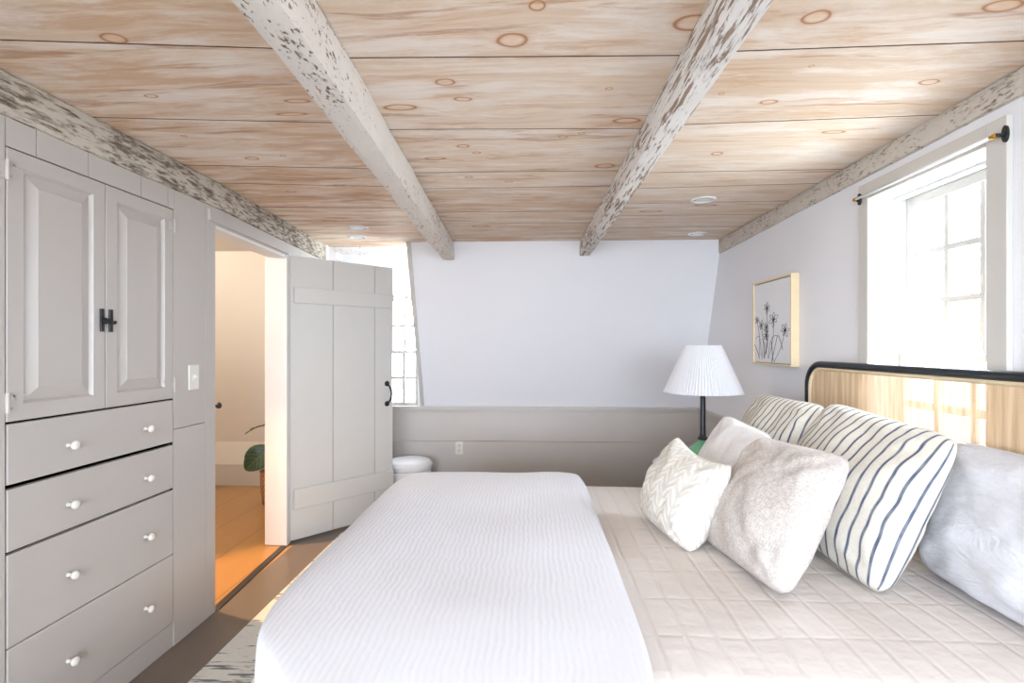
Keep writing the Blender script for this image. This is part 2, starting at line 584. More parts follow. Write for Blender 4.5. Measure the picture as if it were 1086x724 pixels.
class MB:
    def __init__(self):
        self.bm = bmesh.new()

    def box(self, x0, x1, y0, y1, z0, z1):
        v = [self.bm.verts.new((x, y, z)) for x in (x0, x1) for y in (y0, y1) for z in (z0, z1)]
        for f in ((0, 1, 3, 2), (4, 6, 7, 5), (0, 4, 5, 1), (2, 3, 7, 6), (0, 2, 6, 4), (1, 5, 7, 3)):
            self.bm.faces.new([v[i] for i in f])
        return v

    def prism(self, pts, d):
        """polygon pts (3d, planar) extruded by vector d"""
        d = Vector(d)
        a = [self.bm.verts.new(p) for p in pts]
        b = [self.bm.verts.new(Vector(p) + d) for p in pts]
        n = len(pts)
        self.bm.faces.new(a[::-1])
        self.bm.faces.new(b)
        for i in range(n):
            self.bm.faces.new([a[i], a[(i + 1) % n], b[(i + 1) % n], b[i]])

    def loft(self, rings, closed=True, cap=(True, True)):
        vs = [[self.bm.verts.new(p) for p in r] for r in rings]
        n = len(rings[0])
        for a, b in zip(vs, vs[1:]):
            for i in range(n if closed else n - 1):
                j = (i + 1) % n
                self.bm.faces.new([a[i], a[j], b[j], b[i]])
        if cap[0]:
            self.bm.faces.new(vs[0][::-1])
        if cap[1]:
            self.bm.faces.new(vs[-1])
        return vs

    def lathe(self, prof, c=(0, 0, 0), n=40, axis='z', cap=(True, True)):
        rings = []
        for r, h in prof:
            ring = []
            for i in range(n):
                a = 2 * pi * i / n
                p = (r * cos(a), r * sin(a), h)
                if axis == 'x':
                    p = (h, r * cos(a), r * sin(a))
                elif axis == 'y':
                    p = (r * sin(a), h, r * cos(a))
                ring.append((c[0] + p[0], c[1] + p[1], c[2] + p[2]))
            rings.append(ring)
        self.loft(rings, True, cap)

    def tube(self, path, r, n=10, cap=True):
        path = [Vector(p) for p in path]
        rings = []
        up = None
        for i, p in enumerate(path):
            t = (path[min(i + 1, len(path) - 1)] - path[max(i - 1, 0)]).normalized()
            if up is None:
                up = Vector((0, 0, 1)) if abs(t.z) < 0.9 else Vector((1, 0, 0))
            a = t.cross(up)
            if a.length < 1e-5:
                a = t.cross(Vector((0, 1, 0)))
            a.normalize()
            b = a.cross(t).normalized()
            up = b
            rr = r[i] if isinstance(r, (list, tuple)) else r
            rings.append([p + rr * (cos(2 * pi * k / n) * a + sin(2 * pi * k / n) * b) for k in range(n)])
        self.loft(rings, True, (cap, cap))

    def build(self, name, mat, parent=None, bevel=0, smooth=False, sub=0, seg=2, weld=False):
        if weld:
            bmesh.ops.remove_doubles(self.bm, verts=self.bm.verts, dist=1e-5)
        bmesh.ops.recalc_face_normals(self.bm, faces=self.bm.faces)
        me = bpy.data.meshes.new(name)
        self.bm.to_mesh(me)
        self.bm.free()
        o = bpy.data.objects.new(name, me)
        C.objects.link(o)
        me.materials.append(M[mat] if isinstance(mat, str) else mat)
        if smooth:
            for p in me.polygons:
                p.use_smooth = True
        if bevel:
            b = o.modifiers.new('bevel', 'BEVEL')
            b.width = bevel
            b.segments = seg
            b.limit_method = 'ANGLE'
            b.angle_limit = radians(40)
        if sub:
            s = o.modifiers.new('sub', 'SUBSURF')
            s.levels = s.render_levels = sub
        if parent is not None:
            o.parent = parent
        return o


def tag(o, label=None, cat=None, group=None, kind=None):
    if label:
        o['label'] = label
    if cat:
        o['category'] = cat
    if group:
        o['group'] = group
    if kind:
        o['kind'] = kind
    return o


def thing(name, loc, label, cat, group=None, rot=(0, 0, 0), kind=None):
    o = bpy.data.objects.new(name, None)
    o.empty_display_size = 0.05
    C.objects.link(o)
    o.location = loc
    o.rotation_euler = rot
    return tag(o, label, cat, group, kind)


def copy_tree(o, parent=None):
    c = o.copy()
    C.objects.link(c)
    if parent is not None:
        c.parent = parent
    for ch in list(o.children):
        copy_tree(ch, c)
    return c


def structure(o, label=None, cat=None):
    return tag(o, label, cat, None, 'structure')


ZC = 2.17           # ceiling
XR = 1.47           # right wall
YF = -2.7           # wall behind the camera


def WX(y):          # the left wall kinks slightly outwards past the cabinet
    return -1.6 if y < 2.53 else -1.6 - 0.0637 * (y - 2.53)


# ------------------------------------------------------------------ room shell
m = MB()
m.box(-1.61, 1.75, YF - 0.15, 4.95, -0.1, 0.0)
m.box(-1.85, -1.61, YF - .15, 2.24, -.1, 0)
m.box(-1.72, -1.61, 3.40, 4.95, -.1, 0)
structure(m.build('floor', 'floor'), 'wide brown painted floor boards', 'floor')

m = MB()
m.box(-3.5, -1.7205, 2.24, 4.95, -0.1, 0.0)
m.box(-1.7205, -1.61, 2.24, 3.40, -.1, 0)
structure(m.build('floor_hall', 'hallfloor'), 'ochre hall floor boards with warm lamplight put into their colour', 'floor')

# ceiling planks per bay (between the beams), seams skewed as laid
SL = [(-2.0, -2.0), (-1.5, -1.5), (-1.05, -1.05), (-.55, -.55), (-.05, -.05), (.45, .45), (.95, .97), (1.30, 1.42), (1.782, 1.9), (2.275, 2.396), (2.528, 2.669), (3.0, 3.09), (3.319, 3.43)]
SC = [(-2.0, -2.0), (-1.5, -1.5), (-1.05, -1.05), (-.55, -.55), (-.05, -.05), (.45, .45), (.96, .98), (1.462, 1.489), (1.952, 1.983), (2.444, 2.455), (2.695, 2.688), (3.173, 3.189), (3.468, 3.48)]
SR = [(-2.0, -2.0), (-1.5, -1.5), (-1.05, -1.05), (-.55, -.55), (-.05, -.05), (.45, .45), (.96, .95), (1.478, 1.45), (1.963, 1.902), (2.492, 2.475), (2.743, 2.678), (3.028, 3.002), (3.309, 3.298), (3.625, 3.633)]
m = MB()
vals = []
for (x0, x1, seams, yend) in ((-1.85, -.6, SL, 4.70), (-.6, .42, SC, 4.12), (.42, 1.62, SR, 4.12)):
    ed = [(YF - .1, YF - .1)] + seams + [(yend, yend)]
    for (a, b) in zip(ed, ed[1:]):
        g = 0.0028
        r = random.random()
        n0 = len(m.bm.faces)
        vs = [(x0, a[0] + g), (x1, a[1] + g), (x1, b[1] - g), (x0, b[0] - g)]
        m.prism([(x, y, ZC) for x, y in vs], (0, 0, 0.02))
        vals += [r] * (len(m.bm.faces) - n0)
ce = m.build('ceiling', 'ceiling')
ce.data.materials.append(paint('shaded_board_edge', (84, 62, 46), 0.9))  # board edges coloured dark so the seams read as shaded gaps
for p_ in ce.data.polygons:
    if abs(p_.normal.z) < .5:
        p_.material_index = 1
at = ce.data.attributes.new('plank', 'FLOAT', 'FACE')
at.data.foreach_set('value', vals)
structure(ce, 'whitewashed pine board ceiling with brown knots', 'ceiling')
m = MB()
m.box(-3.6, 1.75, YF - .15, 4.95, ZC + .02, ZC + .12)
structure(m.build('ceiling_backing', 'gap'))

# left wall: boards with fine gaps
m = MB()


def lw(y0, y1, z0, z1, t=0.12):
    m.prism([(WX(y0), y0, z0), (WX(y1), y1, z0), (WX(y1) - t, y1, z0), (WX(y0) - t, y0, z0)], (0, 0, z1 - z0))


g = 0.0012
lw(-2.25, -.95, 0, .8)  # opening for the unseen window added on this side
lw(-2.25, -.95, 2.0, ZC)
for a, b in ((YF, -2.25), (-.95, -.7), (-.7, -.1), (-.1, .5), (.5, 1.05), (1.05, 1.498)):
    lw(a + g, b - g, 0, ZC)
for a, b in ((1.498, 1.595), (1.595, 1.79), (1.79, 2.04), (2.04, 2.195), (2.195, 2.231)):
    lw(a + g, b - g, 1.9485, ZC)
lw(2.230, 2.452, 0.968, ZC)
lw(2.230, 2.452, 0, 0.965)
lw(2.455, 2.531, 0, ZC)
lw(2.531, 3.385, 1.948, ZC)
for a, b in ((3.385, 3.62), (3.62, 3.9), (3.9, 4.2), (4.2, 4.66)):
    lw(a + g, b - g, 0, ZC)
structure(m.build('wall_left', 'cab', bevel=0.0012, seg=1), 'greige painted board wall with doorway', 'wall')
m = MB()     # dark gaps behind the boards
m.box(-1.72, -1.606, YF, -2.25, 0.001, ZC)
m.box(-1.72, -1.606, -2.25, -.95, 0.001, .798)
m.box(-1.72, -1.606, -2.25, -.95, 2.002, ZC)
m.box(-1.72, -1.606, -.95, 1.488, 0.001, ZC)
m.box(-1.72, -1.606, 1.488, 2.2345, 1.956, ZC)
m.box(-1.72, -1.606, 2.2345, 2.529, 0.001, ZC)
structure(m.build('wall_left_backing', 'gap'))

# back: knee wall, wainscot seam, sloped plaster, dormer wall
m = MB()
m.box(-1.85, 1.65, 4.6, 4.72, 0, 0.484)
m.box(-1.85, 1.65, 4.6, 4.72, 0.487, 0.772)
structure(m.build('wall_back', 'greige', bevel=0.0015, seg=1), 'low greige board wainscot under the sloping wall', 'wall')
m = MB()
m.prism([(-.985, 4.6, .80), (-.985, 4.07, ZC + .005), (-.985, 4.17, ZC + .005), (-.985, 4.72, .80)], (2.62, 0, 0))
structure(m.build('wall_slope', 'wall'), 'sloping white plaster wall', 'wall')
m = MB()     # dormer wall with opening for window_2
WX0, WX1, WZ0, WZ1 = -1.312, -1.035, .80, 1.80
m.box(-1.85, WX0, 4.6, 4.72, .80, ZC)
m.box(WX1, -.96, 4.6, 4.72, .80, ZC)
m.box(WX0, WX1, 4.6, 4.72, WZ1, ZC)
structure(m.build('wall_dormer', 'wall'), 'white upright wall around the far window', 'wall')
m = MB()     # chair rail on the knee wall
m.box(-1.73, XR, 4.572, 4.72, .772, .80)
m.box(-1.73, XR, 4.586, 4.72, .752, .772)
structure(m.build('trim_1', 'greige', bevel=0.004), 'greige chair rail', 'trim')
m = MB()     # edge board of the sloped wall beside the dormer
m.prism([(-1.01, 4.588, .80), (-1.01, 4.058, ZC), (-1.01, 4.09, ZC), (-1.01, 4.62, .80)], (.034, 0, 0))
structure(m.build('trim_2', 'greige', bevel=0.004), 'greige edge board of the sloping wall', 'trim')
m = MB()     # distressed header over the dormer
m.box(-1.72, -.99, 4.22, 4.6, ZC - .006, ZC + .015)
structure(m.build('trim_3', 'beam_a', bevel=0.002), 'chipped white header board above the far window', 'trim')
m = MB()
m.box(-1.725, -1.68, 4.12, 4.17, 1.9, ZC - .006)
structure(m.build('trim_4', 'jamb', bevel=0.003), 'narrow white post behind the open door', 'trim')

# right wall with opening
OY0, OY1, OZ0, OZ1 = 1.707, 2.288, .86, 1.978
m = MB()
m.box(XR, XR + .22, YF, OY0, .78, ZC)
m.box(XR, XR + .22, OY1, 4.72, .78, ZC)
m.box(XR, XR + .22, OY0, OY1, OZ1, ZC)
structure(m.build('wall_right', 'wall'), 'white plaster wall on the right with window', 'wall')
m = MB()
m.box(XR, XR + .22, YF, 4.72, 0, .484)
m.box(XR, XR + .22, YF, 4.72, .487, .78)
m.box(XR, XR + .22, OY0, OY1, .78, OZ0)
structure(m.build('wall_right_wainscot', 'greige', bevel=0.0015, seg=1))
m = MB()
m.box(XR - .028, XR, YF, 4.572, .772, .80)
m.box(XR - .014, XR, YF, 4.586, .752, .772)
structure(m.build('trim_5', 'greige', bevel=0.004), 'greige chair rail', 'trim')

# wall behind the camera, two unseen windows added for daylight fill
m = MB()
FA, FB, FZ0, FZ1 = (-1.5, -.08), (0.10, 1.40), .8, 2.12
m.box(-1.85, FA[0], YF - .15, YF, 0, ZC)
m.box(FA[1], FB[0], YF - .15, YF, 0, ZC)
m.box(FB[1], 1.7, YF - .15, YF, 0, ZC)
for a in (FA, FB):
    m.box(a[0], a[1], YF - .15, YF, 0, FZ0)
    m.box(a[0], a[1], YF - .15, YF, FZ1, ZC)
structure(m.build('wall_front', 'wall'))

# hall beyond the doorway
m = MB()
m.box(-3.5, -3.4, 2.24, 4.9, 0, ZC + .1)
m.box(-3.5, -1.722, 2.24, 2.30, 0, ZC + .1)
structure(m.build('wall_hall', 'hallwall'))
m = MB()
m.prism([(-3.5, 4.84, 0), (-3.5, 4.84, .42), (-3.5, 4.05, ZC + .02), (-3.5, 4.3, ZC + .02), (-3.5, 4.95, .42), (-3.5, 4.95, 0)], (1.72, 0, 0))
structure(m.build('wall_hall_slope', 'hallwall'), 'cream sloping hall wall seen through the doorway', 'wall')
m = MB()
m.box(-3.4, -1.78, 4.815, 4.84, 0, .205)
structure(m.build('baseboard_hall', 'greige', bevel=0.004), 'greige hall baseboard', 'baseboard')
m = MB()
m.box(-3.5, -1.722, 2.24, 4.9, 2.11, 2.17)
structure(m.build('ceiling_hall', 'hallwall'))
m = MB()
m.box(-1.90, -1.79, 3.30, 4.9, 0, 2.16)
# hall side lining past the far jamb kept clear of the opening
m.bm.free()

# door frame and threshold
m = MB()
jy0, jy1 = 3.372, 3.40
m.prism([(WX(3.385) + .012, jy0, 0.004), (WX(3.385) + .012, jy1, 0.004), (-1.80, jy1 + .012, 0.004), (-1.80, jy0 + .012, 0.004)], (0, 0, 1.945))
m.prism([(WX(3.40) + .012, jy1, 0.004), (WX(3.44) + .012, 3.428, 0.004), (WX(3.44) - .01, 3.428, 0.004), (WX(3.4) - .01, jy1, 0.004)], (0, 0, 1.975))
m.box(-1.73, -1.604, 2.528, 2.537, 0.004, 1.945)
m.prism([(WX(2.537) + .0, 2.537, 1.932), (WX(3.372), 3.372, 1.932), (WX(3.372) - .12, 3.372, 1.932), (WX(2.537) - .12, 2.537, 1.932)], (0, 0, .016))
structure(m.build('trim_6', 'jamb', bevel=0.002), 'white door jamb', 'trim')
m = MB()
m.prism([(WX(2.47) + .012, 2.47, 1.958), (WX(3.43) + .012, 3.43, 1.958), (WX(3.43) - .003, 3.43, 1.958), (WX(2.47) - .003, 2.47, 1.958)], (0, 0, .06))
structure(m.build('trim_7', 'cab', bevel=0.003), 'greige head board over the doorway', 'trim')
m = MB()
m.prism([(WX(2.531) + .012, 2.531, 0), (WX(3.385) + .012, 3.40, 0), (WX(3.385) - .03, 3.40, 0), (WX(2.531) - .03, 2.531, 0)], (0, 0, .006))
structure(m.build('trim_8', 'threshold', bevel=0.002), 'dark threshold strip in the doorway', 'trim')

# ------------------------------------------------------------------ windows


def sash(mb, u0, u1, v0, v1, nc, nr, stile, rail_b, rail_t, mun, put):
    put(u0, u0 + stile, v0, v1)
    put(u1 - stile, u1, v0, v1)
    put(u0 + stile, u1 - stile, v0, v0 + rail_b)
    put(u0 + stile, u1 - stile, v1 - rail_t, v1)
    a, b, c, d = u0 + stile, u1 - stile, v0 + rail_b, v1 - rail_t
    for i in range(1, nc):
        x = a + (b - a) * i / nc
        put(x - mun / 2, x + mun / 2, c, d, True)
    for j in range(1, nr):
        z = c + (d - c) * j / nr
        put(a, b, z - mun / 2, z + mun / 2, 2)


w1 = structure(thing('window_1', (XR, 2.0, .86), 'multi-paned sash window in deep white jambs on the right wall', 'window'))


def wpart(mb, name, mat, parent, origin, bevel=.002):
    for v in mb.bm.verts:
        v.co -= Vector(origin)
    return mb.build(name, mat, parent, bevel=bevel)


O1 = (XR, 2.0, .86)
m = MB()          # jamb lining
m.box(XR - .001, XR + .215, OY1 - .003, OY1 + .014, OZ0, OZ1)
m.box(XR - .001, XR + .215, OY0 - .014, OY0 + .003, OZ0, OZ1)
m.box(XR - .001, XR + .215, OY0 + .003, OY1 - .003, OZ1 - .004, OZ1 + .014)
# stops
m.box(XR + .085, XR + .10, OY1 - .018, OY1 - .003, OZ0, OZ1 - .004)
m.box(XR + .085, XR + .10, OY0 + .003, OY0 + .018, OZ0, OZ1 - .004)
m.box(XR + .085, XR + .10, OY0 + .018, OY1 - .018, OZ1 - .02, OZ1 - .004)
wpart(m, 'jamb', 'jamb', w1, O1, .0015)
m = MB()          # casing
m.box(XR - .02, XR, OY1, OY1 + .064, .80, OZ1 + .07)
m.box(XR - .02, XR, OY0 - .074, OY0, .80, OZ1 + .07)
m.box(XR - .02, XR, OY0, OY1, OZ1 - .002, OZ1 + .07)
wpart(m, 'casing', 'casing', w1, O1, .003)
m = MB()          # stool
m.box(XR - .03, XR + .1, OY0 - .08, OY1 + .07, .825, .86)
wpart(m, 'sill', 'casing', w1, O1, .005)
for nm, z0, z1, nr, xx, rb, rt in (('upper_sash', 1.285, 1.972, 3, XR + .105, .03, .042), ('lower_sash', .86, 1.31, 2, XR + .105, .05, .028)):
    m = MB()
    x0 = xx if nm == 'upper_sash' else xx - .0
    if nm == 'upper_sash':
        x0 += .036

    def put(a, b, c, d, thin=False, x0=x0):
        k = (0, .006, .0068)[int(thin)]
        m.box(x0 + k, x0 + .032 - k, a, b, c, d)
    sash(m, OY0 + .004, OY1 - .004, z0, z1, 3, nr, .04, rb, rt, .024, put)
    s_ = wpart(m, nm, 'casing', w1, O1, .002)
    m = MB()
    m.box(x0 + .014, x0 + .017, OY0 + .03, OY1 - .03, z0 + rb * .6, z1 - rt * .6)
    wpart(m, 'pane', 'glass', s_, (0, 0, 0), 0).location = (-O1[0], -O1[1], -O1[2])

w2 = structure(thing('window_2', (-1.24, 4.6, .80), 'far sash window partly hidden behind the open door', 'window'))
O2 = (-1.24, 4.6, .80)
m = MB()
m.box(WX0 - .03, WX0, 4.588, 4.70, .80, WZ1 + .03)
m.box(WX1, WX1 + .026, 4.588, 4.70, .80, WZ1 + .03)
m.box(WX0, WX1, 4.588, 4.70, WZ1 - .02, WZ1 + .03)
wpart(m, 'casing', 'jamb', w2, O2)
for nm, z0, z1, yy in (('upper_sash', 1.27, 1.78, 4.66), ('lower_sash', .80, 1.30, 4.625)):
    m = MB()

    def put(a, b, c, d, thin=False):
        k = (0, .006, .0068)[int(thin)]
        m.box(a, b, yy + k, yy + .03 - k, c, d)
    sash(m, WX0 + .002, WX1 - .002, z0, z1, 2, 2, .028, .03, .03, .026, put)
    s_ = wpart(m, nm, 'greige', w2, O2)
    m = MB()
    m.box(WX0 + .02, WX1 - .02, yy + .014, yy + .017, z0 + .02, z1 - .02)
    wpart(m, 'pane', 'glass', s_, O2, 0)

for i, a in enumerate((FA, FB)):  # unseen windows, added behind the camera to brighten the room
    w3 = structure(thing('window_%d' % (i + 3), ((a[0] + a[1]) / 2, YF, FZ0), None, None))
    O3 = ((a[0] + a[1]) / 2, YF, FZ0)
    m = MB()

    def put(p, q, c, d, thin=False):
        m.box(p, q, YF - .09, YF - .06, c, d)
    sash(m, a[0], a[1], FZ0, FZ1, 4, 4, .04, .05, .04, .018, put)
    fr = wpart(m, 'frame', 'jamb', w3, O3)
    m = MB()
    m.box(a[0] + .03, a[1] - .03, YF - .077, YF - .074, FZ0 + .03, FZ1 - .03)
    wpart(m, 'pane', 'glass', fr, O3, 0)

w5 = structure(thing('window_5', (-1.6, -1.6, .8), None, None))  # unseen left window, added as fill for the right wall and pillows
O5 = (-1.6, -1.6, .8)
m = MB()


def put(p, q, c, d, thin=False):
    m.box(-1.70, -1.67, p, q, c, d)


sash(m, -2.25, -.95, .8, 2.0, 4, 4, .04, .05, .04, .018, put)
fr = wpart(m, 'frame', 'jamb', w5, O5)
m = MB()
m.box(-1.687, -1.684, -2.22, -.98, .83, 1.97)
wpart(m, 'pane', 'glass', fr, O5, 0)

# ------------------------------------------------------------------ beams


def beam(name, label, mat, sect, y0, y1, n=110, amp=.004, seed=0):
    """sect(y) -> (x0, x1, z0, z1)"""
    m = MB()
    rings = []
    k = 4
    for i in range(n + 1):
        y = y0 + (y1 - y0) * i / n
        x0, x1, z0, z1 = sect(y)
        ring = []
        for (ax, az), (bx, bz) in (((x0, z0), (x1, z0)), ((x1, z0), (x1, z1)), ((x1, z1), (x0, z1)), ((x0, z1), (x0, z0))):
            for q in range(k):
                f = q / k
                px, pz = ax + (bx - ax) * f, az + (bz - az) * f
                cx, cz = (x0 + x1) / 2, (z0 + z1) / 2
                if q == 0:      # knock the arris off
                    px += (cx - px) * .07
                    pz += (cz - pz) * .05
                d = mnoise.noise(Vector((px * 9 + seed, y * 3.5, pz * 9))) * amp + mnoise.noise(Vector((px * 30, y * 14 + seed, pz * 30))) * amp * .5
                ring.append((px + d, y, min(pz + d * .7, ZC - .0005)))
        rings.append(ring)
    m.loft(rings)
    o = m.build(name, mat)
    return tag(o, label, 'beam', 'chipped ceiling beams')


def lin(a, b, y):
    return a + (b - a) * (y - 1.0) / 3.1


beam('ceiling_beam', 'chipped white ceiling beam above the foot of the bed, ending nearest the far window', 'beam_a',
     lambda y: (lin(-.607, -.726, y), lin(-.508, -.628, y), 2.03, ZC), YF, 4.115, seed=3)
beam('ceiling_beam', 'slim flaking white ceiling beam with streaky bare grain, above the middle of the bed', 'beam_b',
     lambda y: (lin(.425, .372, y), lin(.505, .455, y), 2.055, ZC), YF, 4.105, seed=8)
beam('ceiling_beam', 'dark weathered ceiling beam running over the built-in cabinet and doorway', 'beam_l',
     lambda y: (WX(y) - .08 + .002, WX(y) + .012, 2.034, ZC), YF, 4.12, seed=15, amp=.003)
beam('ceiling_beam', 'greyish weathered ceiling beam along the white wall above the framed picture and window', 'beam_r',
     lambda y: (XR - .018, XR + .05, 2.09 - .010 * max(0, y - 1.5), ZC), YF, 4.08, seed=21, amp=.004)

# ------------------------------------------------------------------ built-in cabinet
XF = -1.6
cab = thing('built_in_cabinet', (-1.6, 1.863, 0), 'tall greige built-in cabinet with two panelled doors above four drawers', 'cabinet')
OC = (-1.6, 1.863, 0)


def cpart(mb, name, mat, parent, bevel=.002, smooth=False):
    for v in mb.bm.verts:
        v.co -= Vector(OC)
    return mb.build(name, mat, parent, bevel=bevel, smooth=smooth)


m = MB()
m.box(-2.05, -2.03, 1.493, 2.233, 0, 1.953)
m.box(-2.05, XF - .006, 1.4972, 1.4985, 0, 1.948)
m.box(-2.05, XF - .006, 2.2285, 2.2298, 0, 1.948)
m.box(-2.05, XF - .006, 1.4985, 2.2285, 1.9468, 1.948)
for z in (1.098, .905, .704, .411):
    m.box(-2.03, XF - .03, 1.4985, 2.2285, z - .008, z + .008)
m.box(XF - .05, XF - .03, 1.4985, 2.2285, .02, 1.945)
cpart(m, 'carcass', 'gap', cab, 0)
m = MB()
m.box(-1.66, XF - .003, 1.4985, 2.2285, 0.001, .108)
cpart(m, 'toe_board', 'cab', cab)


def panel_door(y0, y1, z0, z1):
    m = MB()

    def ring(ins, x):
        return [(x, y0 + ins, z0 + ins), (x, y1 - ins, z0 + ins), (x, y1 - ins, z1 - ins), (x, y0 + ins, z1 - ins)]
    st = .052
    rings = [ring(0, XF - .022), ring(0, XF - .002), ring(.002, XF), ring(st, XF), ring(st + .004, XF - .006), ring(st + .009, XF - .012), ring(st + .045, XF - .001), ring(st + .048, XF + .0005)]
    m.loft(rings)
    return m


doors = []
for y0, y1 in ((1.5005, 1.8625), (1.8655, 2.2265)):
    d = cpart(panel_door(y0, y1, 1.106, 1.945), 'door', 'cab', cab, 0)
    doors.append(d)


def hinge(y, z, s):
    """butterfly hinge with pin and small rat-tail plate: s=+1 plate towards +Y"""
    m = MB()
    m.lathe([(.0045, -.032), (.0055, -.03), (.0055, .03), (.0045, .032)], (XF + .005, y, z), 10)
    m.box(XF, XF + .0025, min(y, y + s * .026), max(y, y + s * .026), z - .024, z + .024)
    m.box(XF, XF + .0025, min(y, y - s * .02), max(y, y - s * .02), z - .026, z + .026)
    m.box(XF, XF + .0025, min(y + s * .02, y + s * .065), max(y + s * .02, y + s * .065), z + .016, z + .023)
    for dz in (-.017, .017):
        m.lathe([(.004, 0), (.003, .003), (.0005, .004)], (XF + .0025, y + s * .016, z + dz), 8, 'x')
    return m


for (d, y, s) in ((doors[0], 1.4985, 1), (doors[1], 2.2285, -1)):
    for z in (1.875, 1.165):
        cpart(hinge(y, z, s), 'hinge', 'cab', d, 0)
m = MB()
m.box(XF, XF + .006, 1.836, 1.852, 1.392, 1.477)
m.tube([(XF + .01, 1.846, 1.436), (XF + .012, 1.87, 1.428), (XF + .01, 1.892, 1.424)], [.008, .006, .005], 8)
m.lathe([(.010, 0), (.012, .012), (.006, .018)], (XF + .005, 1.847, 1.432), 12, 'x')
la = cpart(m, 'latch', 'black', doors[0], .001)
tag(la, 'black latch bar')
m = MB()
m.box(XF, XF + .006, 1.876, 1.892, 1.392, 1.477)
m.lathe([(.006, 0), (.007, .01), (.003, .014)], (XF + .005, 1.892, 1.428), 12, 'x')
tag(cpart(m, 'latch_keeper', 'black', doors[1], .001), 'black latch keeper')
DZ = [(.913, 1.099, .997), (.708, .899, .793), (.415, .699, .551), (.112, .411, .254)]
for (z0, z1, kz) in DZ:
    m = MB()
    m.box(XF - .022, XF + .001, 1.5015, 2.2255, z0, z1)
    dr = cpart(m, 'drawer', 'cab', cab, .003)
    for ky in (1.707, 2.06):
        m = MB()
        m.lathe([(.009, 0), (.007, .004), (.0055, .012), (.009, .017), (.0145, .022), (.016, .028), (.0125, .034), (.006, .0365), (.001, .037)], (XF + .001, ky, kz), 20, 'x')
        tag(cpart(m, 'knob', 'knob', dr, 0, True), 'white porcelain knob')

# light switch
sw = thing('light_switch', (-1.6, 2.36, 1.192), 'ivory light switch plate between the cabinet and the doorway', 'light switch')
m = MB()
m.box(0, .006, -.036, .036, -.058, .058)
m.build('plate', 'plate', sw, bevel=.003)
m = MB()
m.box(.005, .009, -.008, .008, -.014, .014)
m.box(.007, .02, -.004, .004, -.002, .010)
m.build('toggle', 'plate', sw, bevel=.0015)

# wall outlet
ou = thing('wall_outlet', (-.66, 4.6, .424), 'ivory wall outlet on the low wainscot beyond the bed', 'outlet')
m = MB()
m.box(-.036, .036, -.006, 0, -.058, .058)
m.build('plate', 'plate', ou, bevel=.003)
for dz in (-.022, .022):
    m = MB()
    m.box(-.0165, .0165, -.009, -.005, dz - .014, dz + .014)
    rc = m.build('receptacle', 'plate', ou, bevel=.004)
    m = MB()
    m.box(-.008, -.005, -.0095, -.0085, dz - .003, dz + .007)
    m.box(.005, .008, -.0095, -.0085, dz - .003, dz + .007)
    m.lathe([(.0025, 0), (.0025, .001)], (0, -.0095, dz - .008), 8, 'y')
    m.build('slot', 'ink', rc)

# ------------------------------------------------------------------ door leaf
DA = math.atan2(.60, .548)
door = structure(thing('door_1', (-1.655, 3.425, 0), 'open greige plank door with two cross battens and black pull handle', 'door', rot=(0, 0, DA)))
DL, DZ0, DZ1 = .812, .012, 1.957
sA, sB = .39 * DL, .804 * DL
for a, b in ((.004, sA - .002), (sA + .002, sB - .002), (sB + .002, DL)):
    m = MB()
    m.box(a, b, 0, .024, DZ0, DZ1)
    m.build('plank', 'door', door, bevel=.0025)
m = MB()
for s_ in (sA, sB):
    m.box(s_ - .004, s_ + .004, .008, .018, DZ0 + .002, DZ1 - .002)
m.build('tongue', 'gap', door)
for z0, z1 in ((1.633, 1.743), (.222, .362)):
    m = MB()
    m.box(.03, DL - .002, -.02, 0, z0, z1)
    m.build('batten', 'door', door, bevel=.006)
for z in (1.77, .27):
    m = MB()
    m.lathe([(.005, -.045), (.0065, -.043), (.0065, .043), (.005, .045)], (-.004, -.004, z), 10)
    m.box(-.004, .024, -.003, 0, z - .035, z + .035)
    m.build('hinge', 'door', door)
hs = .937 * DL
m = MB()
for z in (1.045, .888):
    m.lathe([(.021, 0), (.021, -.003), (.012, -.008), (.004, -.010)], (hs, 0, z), 18, 'y')
pts = []
for i in range(13):
    t = i / 12
    pts.append((hs + .012 * sin(pi * t), -.006 - .042 * sin(pi * t) ** .7, .888 + .157 * t))
m.tube(pts, [.0055 + .0025 * sin(pi * i / 12) for i in range(13)], 10)
h_ = m.build('pull_handle', 'black', door, smooth=True)
tag(h_, 'black iron pull handle')

# latch on the near jamb, seen past the edge of the wall
kb = thing('door_catch', (-1.63, 2.537, 1.035), 'small black door catch on the near edge of the doorway', 'door catch')
m = MB()
m.box(-.02, .02, 0, .004, -.03, .03)
m.build('plate', 'black', kb, bevel=.001)
m = MB()
m.lathe([(.006, .003), (.007, .015), (.014, .022), (.017, .030), (.012, .036), (.002, .039)], (.024, 0, 0), 16, 'y')
m.build('knob', 'black', kb, smooth=True)

